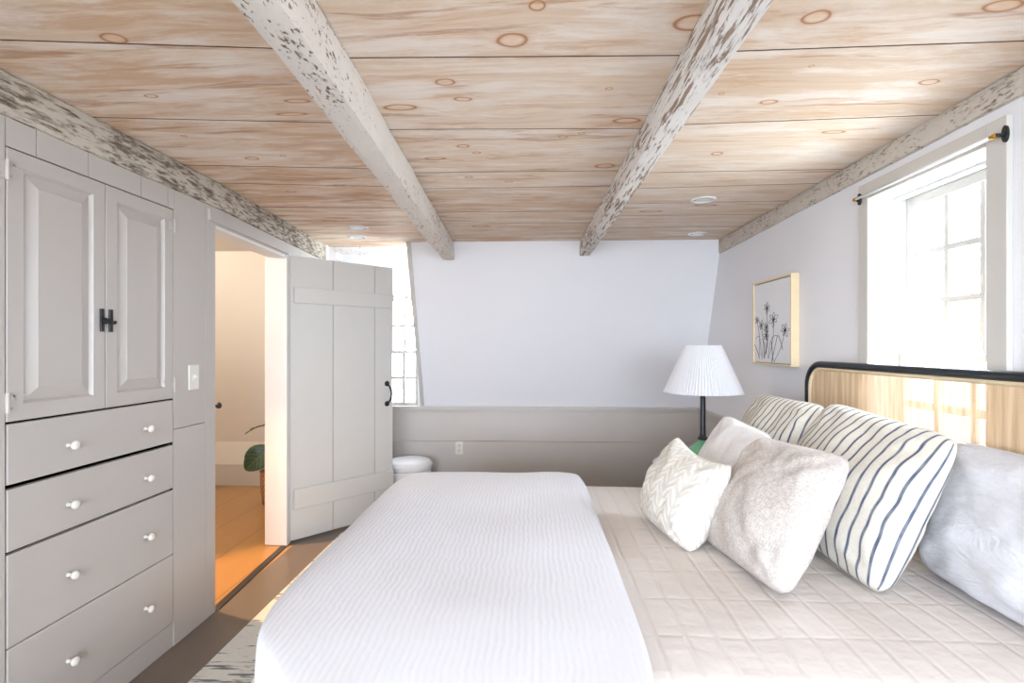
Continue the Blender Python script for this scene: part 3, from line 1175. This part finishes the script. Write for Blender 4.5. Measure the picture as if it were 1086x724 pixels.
# ------------------------------------------------------------------ recessed ceiling lights
RL = [(-1.225, 3.56, 'round white recessed light over the open door, the one farther from the far window'),
      (-1.335, 3.86, 'round white recessed light over the open door, the one closer to the far window'),
      (.968, 2.96, 'round white recessed light in the ceiling between the slim beam and the picture'),
      (1.22, 3.86, 'round white recessed light in the ceiling corner above the table lamp')]
proto = None
for (x, y, lb) in RL:
    if proto is None:
        proto = thing('recessed_light', (x, y, ZC), lb, 'ceiling light', 'recessed ceiling lights')
        m = MB()
        m.lathe([(.045, -.001), (.047, -.006), (.066, -.007), (.071, -.003), (.071, .0)], (0, 0, 0), 32, cap=(False, False))
        m.build('trim_ring', 'whitelacquer', proto, smooth=True)
        m = MB()
        m.lathe([(.046, -.001), (.030, -.0025), (.001, -.003)], (0, 0, 0), 32, cap=(False, True))
        m.build('lens', 'lens', proto, smooth=True)
    else:
        c = copy_tree(proto)
        c.location = (x, y, ZC)
        c['label'] = lb

# ------------------------------------------------------------------ picture
PY0, PY1, PZ0, PZ1 = 2.895, 3.389, 1.224, 1.742
pic = thing('framed_picture', (XR, (PY0 + PY1) / 2, PZ0), 'ink flower drawing in a thin pale wood frame on the right wall', 'picture')
OP = (XR, (PY0 + PY1) / 2, PZ0)


def ppart(mb, name, mat, parent, bevel=0):
    for v in mb.bm.verts:
        v.co -= Vector(OP)
    return mb.build(name, mat, parent, bevel=bevel)


m = MB()
ft, fd = .011, .046
m.box(XR - fd, XR - .001, PY0, PY0 + ft, PZ0, PZ1)
m.box(XR - fd, XR - .001, PY1 - ft, PY1, PZ0, PZ1)
m.box(XR - fd, XR - .001, PY0 + ft, PY1 - ft, PZ0, PZ0 + ft)
m.box(XR - fd, XR - .001, PY0 + ft, PY1 - ft, PZ1 - ft, PZ1)
ppart(m, 'frame', 'framewood', pic, .0012)
m = MB()
xs = XR - fd + .007
m.box(xs, XR - .002, PY0 + ft + .004, PY1 - ft - .004, PZ0 + ft + .004, PZ1 - ft - .004)
sheet = ppart(m, 'canvas', 'paper', pic, .001)
m = MB()
ya, yb, za, zb = PY1 - ft - .006, PY0 + ft + .006, PZ0 + ft + .006, PZ1 - ft - .006


def uvp(u, v):
    return (xs - .0004, ya + (yb - ya) * u, za + (zb - za) * v)


def stroke(pts, r=.0014):
    # smooth polyline through a few points
    P = [Vector(uvp(*p)) for p in pts]
    out = []
    n = len(P)
    for i in range(n - 1):
        p0, p1, p2, p3 = P[max(i - 1, 0)], P[i], P[i + 1], P[min(i + 2, n - 1)]
        for k in range(5):
            t = k / 5
            out.append(.5 * ((2 * p1) + (p2 - p0) * t + (2 * p0 - 5 * p1 + 4 * p2 - p3) * t * t + (3 * p1 - p0 - 3 * p2 + p3) * t ** 3))
    out.append(P[-1])
    m.tube(out, r, 5)


rs = random.Random(5)


def flower(u, v, s, rot):
    for k in range(6):
        a = rot + k * pi / 3 + rs.uniform(-.15, .15)
        ln = s * rs.uniform(.8, 1.15)
        tu, tv = u + ln * cos(a), v + ln * .8 * sin(a)
        w_ = .32
        stroke([(u, v), (u + ln * .6 * cos(a - w_), v + ln * .5 * sin(a - w_)), (tu, tv), (u + ln * .6 * cos(a + w_), v + ln * .5 * sin(a + w_)), (u, v)], .0012)
    for k in range(5):
        a = rs.uniform(0, 2 * pi)
        stroke([(u, v), (u + s * .3 * cos(a), v + s * .25 * sin(a))], .0022)


heads = [(.37, .68, .085, .3), (.07, .54, .07, .8), (.20, .47, .085, .2), (.56, .53, .12, .5), (.34, .34, .09, 1.0), (.86, .39, .11, .1), (.35, .44, .07, .6)]
foot_ = [(.30, .04), (.13, .06), (.22, .03), (.42, .05), (.30, .06), (.56, .0), (.34, .1)]
for (h, f_) in zip(heads, foot_):
    flower(*h)
    mu, mv = (h[0] + f_[0]) / 2 + .05, (h[1] + f_[1]) / 2
    stroke([(h[0], h[1]), (mu, mv), f_], .0013)
stroke([(.0, .22), (.08, .14), (.15, .04)], .002)
stroke([(.50, .0), (.6, .2), (.68, .33), (.78, .20), (.8, .16)], .0015)
stroke([(.4, .05), (.45, .22), (.55, .32), (.66, .33)], .0015)
stroke([(.28, .05), (.3, .2), (.24, .3)], .002)
stroke([(.2, .08), (.18, .24), (.12, .33), (.03, .3)], .0013)
stroke([(.55, .02), (.52, .14), (.5, .26)], .002)
tag(ppart(m, 'drawing', 'ink', sheet), 'black ink line drawing of flowers')
sheet.children[0].location = (0, 0, 0)

# ------------------------------------------------------------------ curtain rods
rod = thing('curtain_rod', (XR - .05, 1.98, 1.982), 'slim white curtain rod with black end brackets across the right window', 'curtain rod')
m = MB()
m.tube([(0, -.335, .002), (0, .345, .002)], .006, 12)
m.build('rod', 'whitelacquer', rod, smooth=True)
for y in (-.347, .357):
    m = MB()
    s_ = 1 if y < 0 else -1
    m.lathe([(.002, -.004), (.005, -.003), (.006, 0), (.006, .030)], (0, y, .002), 16, 'x')
    m.loft([[(xx, y + .011 * cos(k * pi / 10), .006 + .026 * sin(k * pi / 10)) for k in range(20)] for xx in (.022, .030)])
    br = m.build('bracket', 'black', rod, bevel=.001)
    m = MB()
    m.lathe([(.006, 0), (.008, .008), (.0065, .022)], (0, y, .002), 12, 'y')
    if s_ < 0:
        for v in m.bm.verts:
            v.co.y = 2 * y - v.co.y
    tag(m.build('finial', 'brass', br, smooth=True), 'brass rod end')
rod2 = thing('curtain_rod', (-1.24, 4.575, 1.765), 'short white curtain rod with dark clips on the far window beside the open door', 'curtain rod')
m = MB()
m.tube([(-.2, 0, 0), (.225, 0, 0)], .008, 10)
m.box(-.2, .215, .004, .013, -.02, .02)
m.build('rod', 'whitelacquer', rod2)
for x in (.11, .176, .192):
    m = MB()
    m.tube([(x + .004, -.004, .018), (x - .004, -.012, .006), (x, -.013, -.012), (x + .008, -.010, -.020), (x + .012, -.009, -.010)], .004, 8)
    m.build('clip', 'black', rod2, smooth=True)

# ------------------------------------------------------------------ rug
m = MB()
m.box(-1.365, .62, .15, 3.62, .001, .009)
tag(m.build('area_rug', 'rug', bevel=.003), 'pale grey woven rug with dark streaks beneath the bed', 'rug')

# ------------------------------------------------------------------ bed
BY0, BY1, BX0, BX1, BZ = 1.13, 2.70, -.66, 1.375, .62
bed = thing('bed', (.4, 1.92, .009), 'bed with a cane headboard in a black bentwood frame', 'bed')
OB = (.4, 1.92, .009)


def bpart(mb, name, mat, parent, bevel=0, smooth=False, seg=2):
    for v in mb.bm.verts:
        v.co -= Vector(OB)
    return mb.build(name, mat, parent, bevel=bevel, smooth=smooth, seg=seg)


HX = 1.42
HY0, HY1, HZ = 1.10, 2.725, 1.262
hr = .12


def arch(ins, z0):
    p = [(HX, HY1 - ins, z0)]
    r = hr - ins * .6
    for i in range(11):
        a = pi / 2 * i / 10
        p.append((HX, HY1 - ins - r + r * cos(a), HZ - ins - r + r * sin(a)))
    for i in range(11):
        a = pi / 2 + pi / 2 * i / 10
        p.append((HX, HY0 + ins + r + r * cos(a), HZ - ins - r + r * sin(a)))
    p.append((HX, HY0 + ins, z0))
    # more points along the straight runs
    return p


hb = bpy.data.objects.new('headboard', None)
C.objects.link(hb)
hb.parent = bed
hb.location = (0, 0, 0)
m = MB()
m.tube(arch(.014, .0), .0165, 14)
m.tube([(HX, HY0 + .014, .45), (HX, HY1 - .014, .45)], .012, 12)
tag(bpart(m, 'headboard_frame', 'navy', hb, smooth=True), 'black bentwood frame')
m = MB()
m.tube(arch(.034, .455), .0095, 10)
tag(bpart(m, 'inner_frame', 'palewood', hb, smooth=True), 'pale wood inner frame')
m = MB()
pts = arch(.036, .455)
m.bm.faces.new([m.bm.verts.new(p) for p in pts])
tag(bpart(m, 'cane_panel', 'cane', hb), 'woven cane panel')
m = MB()
m.box(BX0 + .03, 1.40, BY0 + .03, BY0 + .055, .20, .33)
m.box(BX0 + .03, 1.40, BY1 - .055, BY1 - .03, .20, .33)
m.box(BX0 + .03, BX0 + .055, BY0 + .055, BY1 - .055, .20, .33)
m.box(BX0 + .055, 1.40, BY0 + .055, BY1 - .055, .30, .325)
bpart(m, 'side_rail', 'palewood', bed, .004)
for x in (BX0 + .08, .4):
    for y in (BY0 + .08, BY1 - .08):
        m = MB()
        m.lathe([(.018, .009), (.026, .2)], (x, y, 0), 16)
        bpart(m, 'leg', 'palewood', bed, smooth=True)
m = MB()
m.box(BX0 + .03, BX1, BY0 + .03, BY1 - .03, .33, BZ - .02)
bpart(m, 'mattress', 'mattress', bed, .05, True, 4)


# quilt: a rounded slab cover that falls down the sides
def drape(nx, ny, xfun, yfun, zfun):
    m = MB()
    vs = [[m.bm.verts.new((xfun(i / nx, j / ny), yfun(i / nx, j / ny), zfun(i / nx, j / ny))) for j in range(ny + 1)] for i in range(nx + 1)]
    for i in range(nx):
        for j in range(ny):
            m.bm.faces.new([vs[i][j], vs[i + 1][j], vs[i + 1][j + 1], vs[i][j + 1]])
    return m


def path_pts(pl, n):
    """resample polyline pl of (a,z) to n+1 points evenly by length after smoothing corners"""
    P = [Vector((a, b)) for a, b in pl]
    for _ in range(3):
        Q = [P[0]]
        for a, b in zip(P, P[1:]):
            Q += [a * .75 + b * .25, a * .25 + b * .75]
        P = Q + [P[-1]]
    L = [0]
    for a, b in zip(P, P[1:]):
        L.append(L[-1] + (b - a).length)
    out = []
    k = 0
    for i in range(n + 1):
        s = L[-1] * i / n
        while k < len(P) - 2 and L[k + 1] < s:
            k += 1
        f = (s - L[k]) / max(L[k + 1] - L[k], 1e-9)
        out.append(P[k].lerp(P[k + 1], min(f, 1)))
    return out


def make_cover(name, mat, px, py, top, nx, ny, corner, puff, thick, sag=None, foldk=1.0, nearf=0):
    """px, py: lists of (coord, drop) along X and Y"""
    X = path_pts(px, nx)
    Y = path_pts(py, ny)
    cx = (X[0].x + X[-1].x) / 2
    cy = (Y[0].x + Y[-1].x) / 2
    hx = abs(X[-1].x - X[0].x) / 2
    hy = abs(Y[-1].x - Y[0].x) / 2
    m = MB()
    vs = []
    for i in range(nx + 1):
        row = []
        for j in range(ny + 1):
            x, dx = X[i]
            y, dy = Y[j]
            u, v = (x - cx) / hx, (y - cy) / hy
            # round the corners in plan
            kx = 1.0 if u < 0 else foldk
            pull = kx * corner * abs(v) ** 9
            if nearf and u < 0 and v < 0:
                pull = nearf * abs(v) ** 6
            x2 = cx + (x - cx) * (1 - pull / hx)
            y2 = cy + (y - cy) * (1 - kx * corner / hy * abs(u) ** 9)
            d = max(dx, dy) + .25 * min(dx, dy)
            z = top - d
            nz = mnoise.noise(Vector((x * 2.6 + 3, y * 2.6, 1))) * puff + mnoise.noise(Vector((x * 7, y * 5, 9))) * puff * .35
            z += nz * max(0, 1 - d / .1)
            if d > .08:     # hanging folds
                f = min(1, (d - .08) / .2)
                x2 += .008 * f * sin(y * 21 + mnoise.noise(Vector((0, y * 3, 0))) * 3) * (1 if dx > dy else 0)
                y2 += .008 * f * sin(x * 19) * (1 if dy >= dx else 0)
            if sag:
                x2, y2, z = sag(x2, y2, z)
            row.append(m.bm.verts.new((x2, y2, z)))
        vs.append(row)
    for i in range(nx):
        for j in range(ny):
            m.bm.faces.new([vs[i][j], vs[i + 1][j], vs[i + 1][j + 1], vs[i][j + 1]])
    o = m.build(name, mat, smooth=True)
    if o.data.polygons[len(o.data.polygons) // 2].normal.z < 0:
        o.data.flip_normals()
    s = o.modifiers.new('solid', 'SOLIDIFY')
    s.thickness = thick
    s.offset = -1
    return o


q = make_cover('quilt', 'quilt',
               [(BX0 - .02, .36), (BX0 - .015, .12), (BX0 + .0, .0), (BX1 - .04, 0), (BX1 + .002, .015), (BX1 + .005, .03)],
               [(BY0 - .06, .36), (BY0 - .055, .14), (BY0 - .03, .03), (BY0 + .05, .0), (BY1 - .06, .0), (BY1 + .01, .02), (BY1 + .02, .12), (BY1 + .025, .36)],
               BZ + .002, 120, 110, .03, .004, .012)
tag(q, 'cream quilted coverlet with stitched lines, spread over the bed', 'quilt')

DUX0, DUX1 = -.702, .258


def duv_edge(x, y, z):
    return x, y, z


dv = make_cover('duvet', 'duvet',
                [(DUX0 - .01, .42), (DUX0 - .005, .2), (DUX0, .055), (DUX0 + .02, .015), (DUX0 + .12, -.004), (-.3, .004), (DUX1 - .12, -.004), (DUX1 - .03, .0), (DUX1 + .002, .02), (DUX1 - .003, .05), (DUX1 - .03, .058)],
                [(BY0 - .24, .46), (BY0 - .235, .2), (BY0 - .225, .03), (BY0 - .16, .0), (1.9, .0), (BY1 - .07, .0), (BY1 + .035, .02), (BY1 + .055, .2), (BY1 + .06, .40)],
                .690, 150, 150, .075, .008, .012, foldk=.45, nearf=.33)
tag(dv, 'white seersucker duvet folded across the foot of the bed', 'duvet')

# ------------------------------------------------------------------ pillows


def pillow(name, label, mat, W, H, T, tf, tn, bf, group, sit=BZ + .003, n=44, pinch=.025, rnd=.085, seed=0, sag=.0, shift=None, wr=.006, piping=False):
    """tf/tn: top corners (far, near), bf: bottom far corner direction; local u runs far->near, v runs bottom->top"""
    tf, tn, bf = Vector(tf), Vector(tn), Vector(bf)
    ua = (tn - tf).normalized()
    va = (tf - bf)
    va = (va - ua * va.dot(ua)).normalized()
    na = ua.cross(va).normalized()
    if na.x > 0:
        na = -na                       # front face looks away from the headboard (-X)
    cen = (tf + tn) / 2 - va * H * .5
    m = MB()
    uvl = m.bm.loops.layers.uv.new('UVMap')
    rs_ = random.Random(seed)

    def pos(u, v, side):
        rc = 1 - rnd * (u * v) ** 6
        ax = (1 - pinch * (1 - v * v)) * rc
        ay = (1 - pinch * (1 - u * u)) * rc
        lx = u * W / 2 * ax
        ly = v * H / 2 * ay
        e = max(0.0, (1 - u ** 2) * (1 - v ** 2))
        th = T * .575 * e ** .46
        # weight: belly sinks to the bottom
        th *= 1 - .22 * v * (1 if v < 0 else .8)
        edge = 1 - e
        wn = mnoise.noise(Vector((u * 2.2 + seed, v * 2.2, side * 2))) * .012
        wn += (abs(mnoise.noise(Vector((u * 3.5 + seed * 2, v * 2.6 + u, side * 5)))) - .2) * wr * 1.6
        # wrinkles that run in from corners
        for cu in (-1, 1):
            for cv in (-1, 1):
                du, dvv = u - cu, v - cv
                rr = math.hypot(du, dvv)
                ang = math.atan2(dvv, du)
                wn += wr * sin(ang * 9 + seed + cu * 2 + cv) * math.exp(-((rr - .38) / .26) ** 2) * min(1, e * 4)
        th = max(0, th + wn * min(1, e * 5))
        lz = side * th
        # crown droops a little between the corners
        ly -= sag * max(0, v) ** 2 * (1 - u * u)
        bend = -.05 * T * (v * v)
        return cen + ua * lx + va * ly + na * (lz + bend)
    def par(k):
        s = -1 + 2 * k / n
        return math.copysign(1 - (1 - abs(s)) ** 1.35, s)
    P = [par(k) for k in range(n + 1)]

    def arc(half):
        L = [0]
        for a, b in zip(P, P[1:]):
            L.append(L[-1] + math.hypot((b - a) * half, T * .575 * ((1 - b * b) ** .46 - (1 - a * a) ** .46)))
        return [x / L[-1] for x in L]
    AU, AV = arc(W / 2), arc(H / 2)
    front = [[m.bm.verts.new(pos(P[i], P[j], 1)) for j in range(n + 1)] for i in range(n + 1)]
    back = [[front[i][j] if i in (0, n) or j in (0, n) else m.bm.verts.new(pos(P[i], P[j], -1)) for j in range(n + 1)] for i in range(n + 1)]
    for grid in (front, back):
        for i in range(n):
            for j in range(n):
                f = m.bm.faces.new([grid[i][j], grid[i + 1][j], grid[i + 1][j + 1], grid[i][j + 1]])
                for lp, (a, b) in zip(f.loops, ((i, j), (i + 1, j), (i + 1, j + 1), (i, j + 1))):
                    lp[uvl].uv = (AU[a], AV[b])
    # squash the lower edge where it sits on the bed
    zmin = min(v.co.z for v in m.bm.verts)
    dz = sit - .012 - zmin
    for v in m.bm.verts:
        v.co.z += dz
        if v.co.z < sit + .03:
            v.co.z = sit + (v.co.z - sit + .012) * (.03 / .042)
    base = Vector((cen.x, cen.y, sit))
    for v in m.bm.verts:
        v.co -= base
    root = thing(name, base, label, 'pillow', group)
    seam = [front[i][0].co.copy() for i in range(n + 1)] + [front[n][j].co.copy() for j in range(1, n + 1)] + [front[i][n].co.copy() for i in range(n - 1, -1, -1)] + [front[0][j].co.copy() for j in range(n - 1, 0, -1)]
    o = m.build('cover', mat, root, smooth=True)
    mm = MB()
    mm.tube(seam + [seam[0]], .0028, 6, cap=False)
    mm.build('seam', mat, root, smooth=True)
    return root


G1 = 'sleeping pillows against the headboard'
pillow('sleeping_pillow', 'plain white sleeping pillow at the near end of the headboard', 'cotton', .72, .44, .20, (1.345, 1.72, 1.03), (1.345, 1.02, 1.03), (1.265, 1.72, .62), G1, seed=1, wr=.009)
pillow('sleeping_pillow', 'plain white sleeping pillow mostly hidden behind the striped pillows', 'cotton', .72, .44, .17, (1.365, 2.62, 1.03), (1.365, 1.93, 1.05), (1.30, 2.62, .62), G1, seed=2)
G2 = 'striped pillows'
pillow('striped_pillow', 'large cream pillow with navy stripes, nearer one, partly behind the oatmeal pillow', 'stripe', .66, .52, .19, (1.19, 2.12, 1.125), (1.19, 1.475, 1.085), (.975, 2.10, .63), G2, seed=3)
pillow('striped_pillow', 'cream pillow with navy stripes farther along the headboard, by the lamp', 'stripe', .64, .52, .16, (1.165, 2.725, 1.125), (1.175, 2.105, 1.13), (.985, 2.705, .63), G2, seed=5)
G3 = 'small throw pillows'
pillow('throw_pillow', 'plain white throw pillow standing between the leaf patterned and striped pillows', 'whitelinen', .47, .42, .14, (.915, 2.50, .99), (.93, 2.03, .965), (.76, 2.46, .63), G3, seed=7)
pillow('throw_pillow', 'oatmeal woven linen throw pillow in front of the nearer striped pillow', 'linen', .49, .45, .17, (.845, 1.97, .985), (.905, 1.50, 1.005), (.655, 1.87, .63), G3, seed=11, wr=.008)
pillow('throw_pillow', 'small ivory throw pillow with a tone-on-tone leaf pattern', 'leafpattern', .40, .36, .17, (.60, 2.16, .985), (.68, 1.80, .95), (.455, 2.10, .63), G3, seed=13, sag=.035)

# ------------------------------------------------------------------ nightstand and lamp
NX, NY, NZ = .985, 3.035, .655
nt = thing('nightstand', (NX, NY, 0), 'round white pedestal nightstand beside the bed, mostly hidden by pillows', 'nightstand')
m = MB()
m.lathe([(.01, NZ - .03), (.262, NZ - .03), (.275, NZ - .026), (.278, NZ - .018), (.278, NZ - .004), (.274, NZ), (.01, NZ)], (0, 0, 0), 56)
m.build('top', 'whitelacquer', nt, smooth=False)
m = MB()
m.lathe([(.05, .03), (.032, .07), (.026, .2), (.026, .5), (.04, NZ - .05), (.07, NZ - .03)], (0, 0, 0), 32)
m.build('pedestal', 'whitelacquer', nt, smooth=True)
m = MB()
m.lathe([(.18, 0), (.185, .008), (.17, .018), (.06, .03), (.01, .032)], (0, 0, 0), 48)
m.build('base', 'whitelacquer', nt, smooth=True)

lamp = thing('table_lamp', (NX + .005, NY, NZ), 'table lamp with a white pleated shade on a slim black post', 'lamp')
m = MB()
m.lathe([(.085, 0), (.098, .008), (.098, .02), (.092, .05), (.075, .085), (.045, .115), (.022, .132), (.016, .14)], (0, 0, 0), 40)
tag(m.build('base', 'greenglass', lamp, smooth=True), 'green glass base')
m = MB()
m.lathe([(.018, .138), (.03, .142), (.03, .150), (.02, .158), (.0155, .18), (.015, .38), (.016, .40), (.026, .415), (.034, .426), (.012, .43), (.012, .47)], (0, 0, 0), 24)
m.build('post', 'lampblack', lamp, smooth=True)
m = MB()
z0, z1, r0, r1 = .413, .688, .222, .104
NP = 76
for (ra, rb, za_, zb_) in ((r0, r1, z0, z1),):
    ro = []
    for (r_, z_) in ((ra, za_), (ra + (rb - ra) * .5, (za_ + zb_) / 2), (rb, zb_)):
        ring = []
        for i in range(NP * 4):
            a = 2 * pi * i / (NP * 4)
            k = (i % 4)
            off = (0, .5, 1, .5)[k] * .0075 * (r_ / r0)
            ring.append(((r_ - off) * cos(a), (r_ - off) * sin(a), z_))
        ro.append(ring)
    m.loft(ro, True, (False, False))
sh = m.build('shade', 'shade', lamp, smooth=False)
sd = sh.modifiers.new('solid', 'SOLIDIFY')
sd.thickness = .0012
m = MB()
for (r_, z_) in ((r0 - .004, z0 + .003), (r1 - .004, z1 - .003)):
    m.tube([(r_ * cos(2 * pi * i / 48), r_ * sin(2 * pi * i / 48), z_) for i in range(49)], .002, 6)
m.tube([(-r1 + .006, 0, z1 - .01), (r1 - .006, 0, z1 - .01)], .002, 6)
m.tube([(0, -r1 + .006, z1 - .01), (0, r1 - .006, z1 - .01)], .002, 6)
m.tube([(0, 0, .46), (.05, 0, .5), (.055, 0, .57), (.0, 0, z1 - .01), (-.055, 0, .57), (-.05, 0, .5), (0, 0, .46)], .002, 6)
m.build('harp', 'whitelacquer', sh)
m = MB()
m.lathe([(.012, .47), (.014, .49), (.028, .53), (.03, .555), (.02, .58), (.002, .588)], (0, 0, 0), 20)
m.build('bulb', 'lens', lamp, smooth=True)

# ------------------------------------------------------------------ ottoman
ot = thing('round_ottoman', (-1.04, 4.30, 0), 'round white ottoman on the floor behind the open door', 'ottoman')
m = MB()
m.lathe([(.175, 0), (.18, .006), (.182, .29), (.180, .308)], (0, 0, 0), 48)
m.build('body', 'ottoman', ot, smooth=True)
m = MB()
m.lathe([(.182, .308), (.188, .312), (.190, .33), (.188, .352), (.178, .372), (.15, .384), (.08, .390), (.002, .391)], (0, 0, 0), 48)
m.build('lid', 'ottoman', ot, smooth=True)
m = MB()
m.tube([(.1905 * cos(2 * pi * i / 48), .1905 * sin(2 * pi * i / 48), .345) for i in range(49)], .003, 6)
m.build('piping', 'ottoman', ot, smooth=True)

# ------------------------------------------------------------------ plant in the hall
PX, PY = -2.205, 4.31
pl = thing('potted_plant', (PX, PY, 0), 'broad dark-leaved plant in a woven basket seen through the doorway', 'plant')
m = MB()
m.lathe([(.085, .004), (.095, .0), (.108, .1), (.114, .2), (.112, .27), (.118, .278), (.112, .285), (.104, .28), (.104, .24), (.01, .235)], (0, 0, 0), 40)
bk = m.build('basket', 'basket', pl, smooth=True)


def leaf(base, tip, width, droop, up=(0, 0, 1), fold=.25, n=14):
    base, tip = Vector(base), Vector(tip)
    ax = tip - base
    L = ax.length
    t = ax.normalized()
    side = t.cross(Vector(up)).normalized()
    nrm = side.cross(t).normalized()
    m = MB()
    uvl = m.bm.loops.layers.uv.new('UVMap')
    K = 8
    rows = []
    for i in range(n + 1):
        f = i / n
        w_ = width * (sin(pi * min(1, f * .97 + .02)) ** .65) * (1 - .35 * f) * 1.12
        c = base + ax * f + nrm * (droop * sin(pi * f) * L)
        row = []
        for k in range(K + 1):
            s = -1 + 2 * k / K
            row.append(m.bm.verts.new(c + side * (s * w_ / 2) + nrm * (abs(s) ** 1.3 * fold * w_ * .5 + .004 * sin(f * 22) * abs(s))))
        rows.append(row)
    for i in range(n):
        for k in range(K):
            f_ = m.bm.faces.new([rows[i][k], rows[i + 1][k], rows[i + 1][k + 1], rows[i][k + 1]])
            for lp, (a, b) in zip(f_.loops, ((i, k), (i + 1, k), (i + 1, k + 1), (i, k + 1))):
                lp[uvl].uv = (b / K, a / n)
    return m


LV = [((-.02, -.03, .48), (-.20, -.10, .30), .22, .10, (.35, -1, .35)),
      ((.0, .0, .66), (-.25, -.02, .585), .10, .10, (0, 0, 1)),
      ((.03, .02, .62), (.20, .10, .56), .20, .12, (0, 0, 1)),
      ((.0, .05, .58), (-.02, .25, .52), .20, .12, (0, 0, 1)),
      ((.02, -.02, .52), (.14, -.17, .42), .2, .12, (0, -.4, 1)),
      ((.0, .0, .74), (.05, .04, .95), .16, .06, (0, -1, 0))]
for (b, t_, w_, dr_, up) in LV:
    mm = MB()
    mm.tube([(0, 0, .23), ((b[0]) * .4, b[1] * .4, .23 + (b[2] - .23) * .55), b], [.006, .005, .0035], 8)
    st_ = mm.build('stem', 'stem', pl, smooth=True)
    lf = leaf(b, t_, w_, dr_, up).build('leaf', 'leaf', pl, smooth=True)
    s_ = lf.modifiers.new('solid', 'SOLIDIFY')
    s_.thickness = .0015

# the hall's ceiling lamp, out of view, that throws the warm light
hlamp = structure(thing('hall_ceiling_lamp', (-2.72, 2.95, 2.11), None, None))
m = MB()
m.lathe([(.06, 0), (.06, -.012), (.02, -.02), (.012, -.03)], (0, 0, 0), 24)
m.build('canopy', 'brass', hlamp, smooth=True)
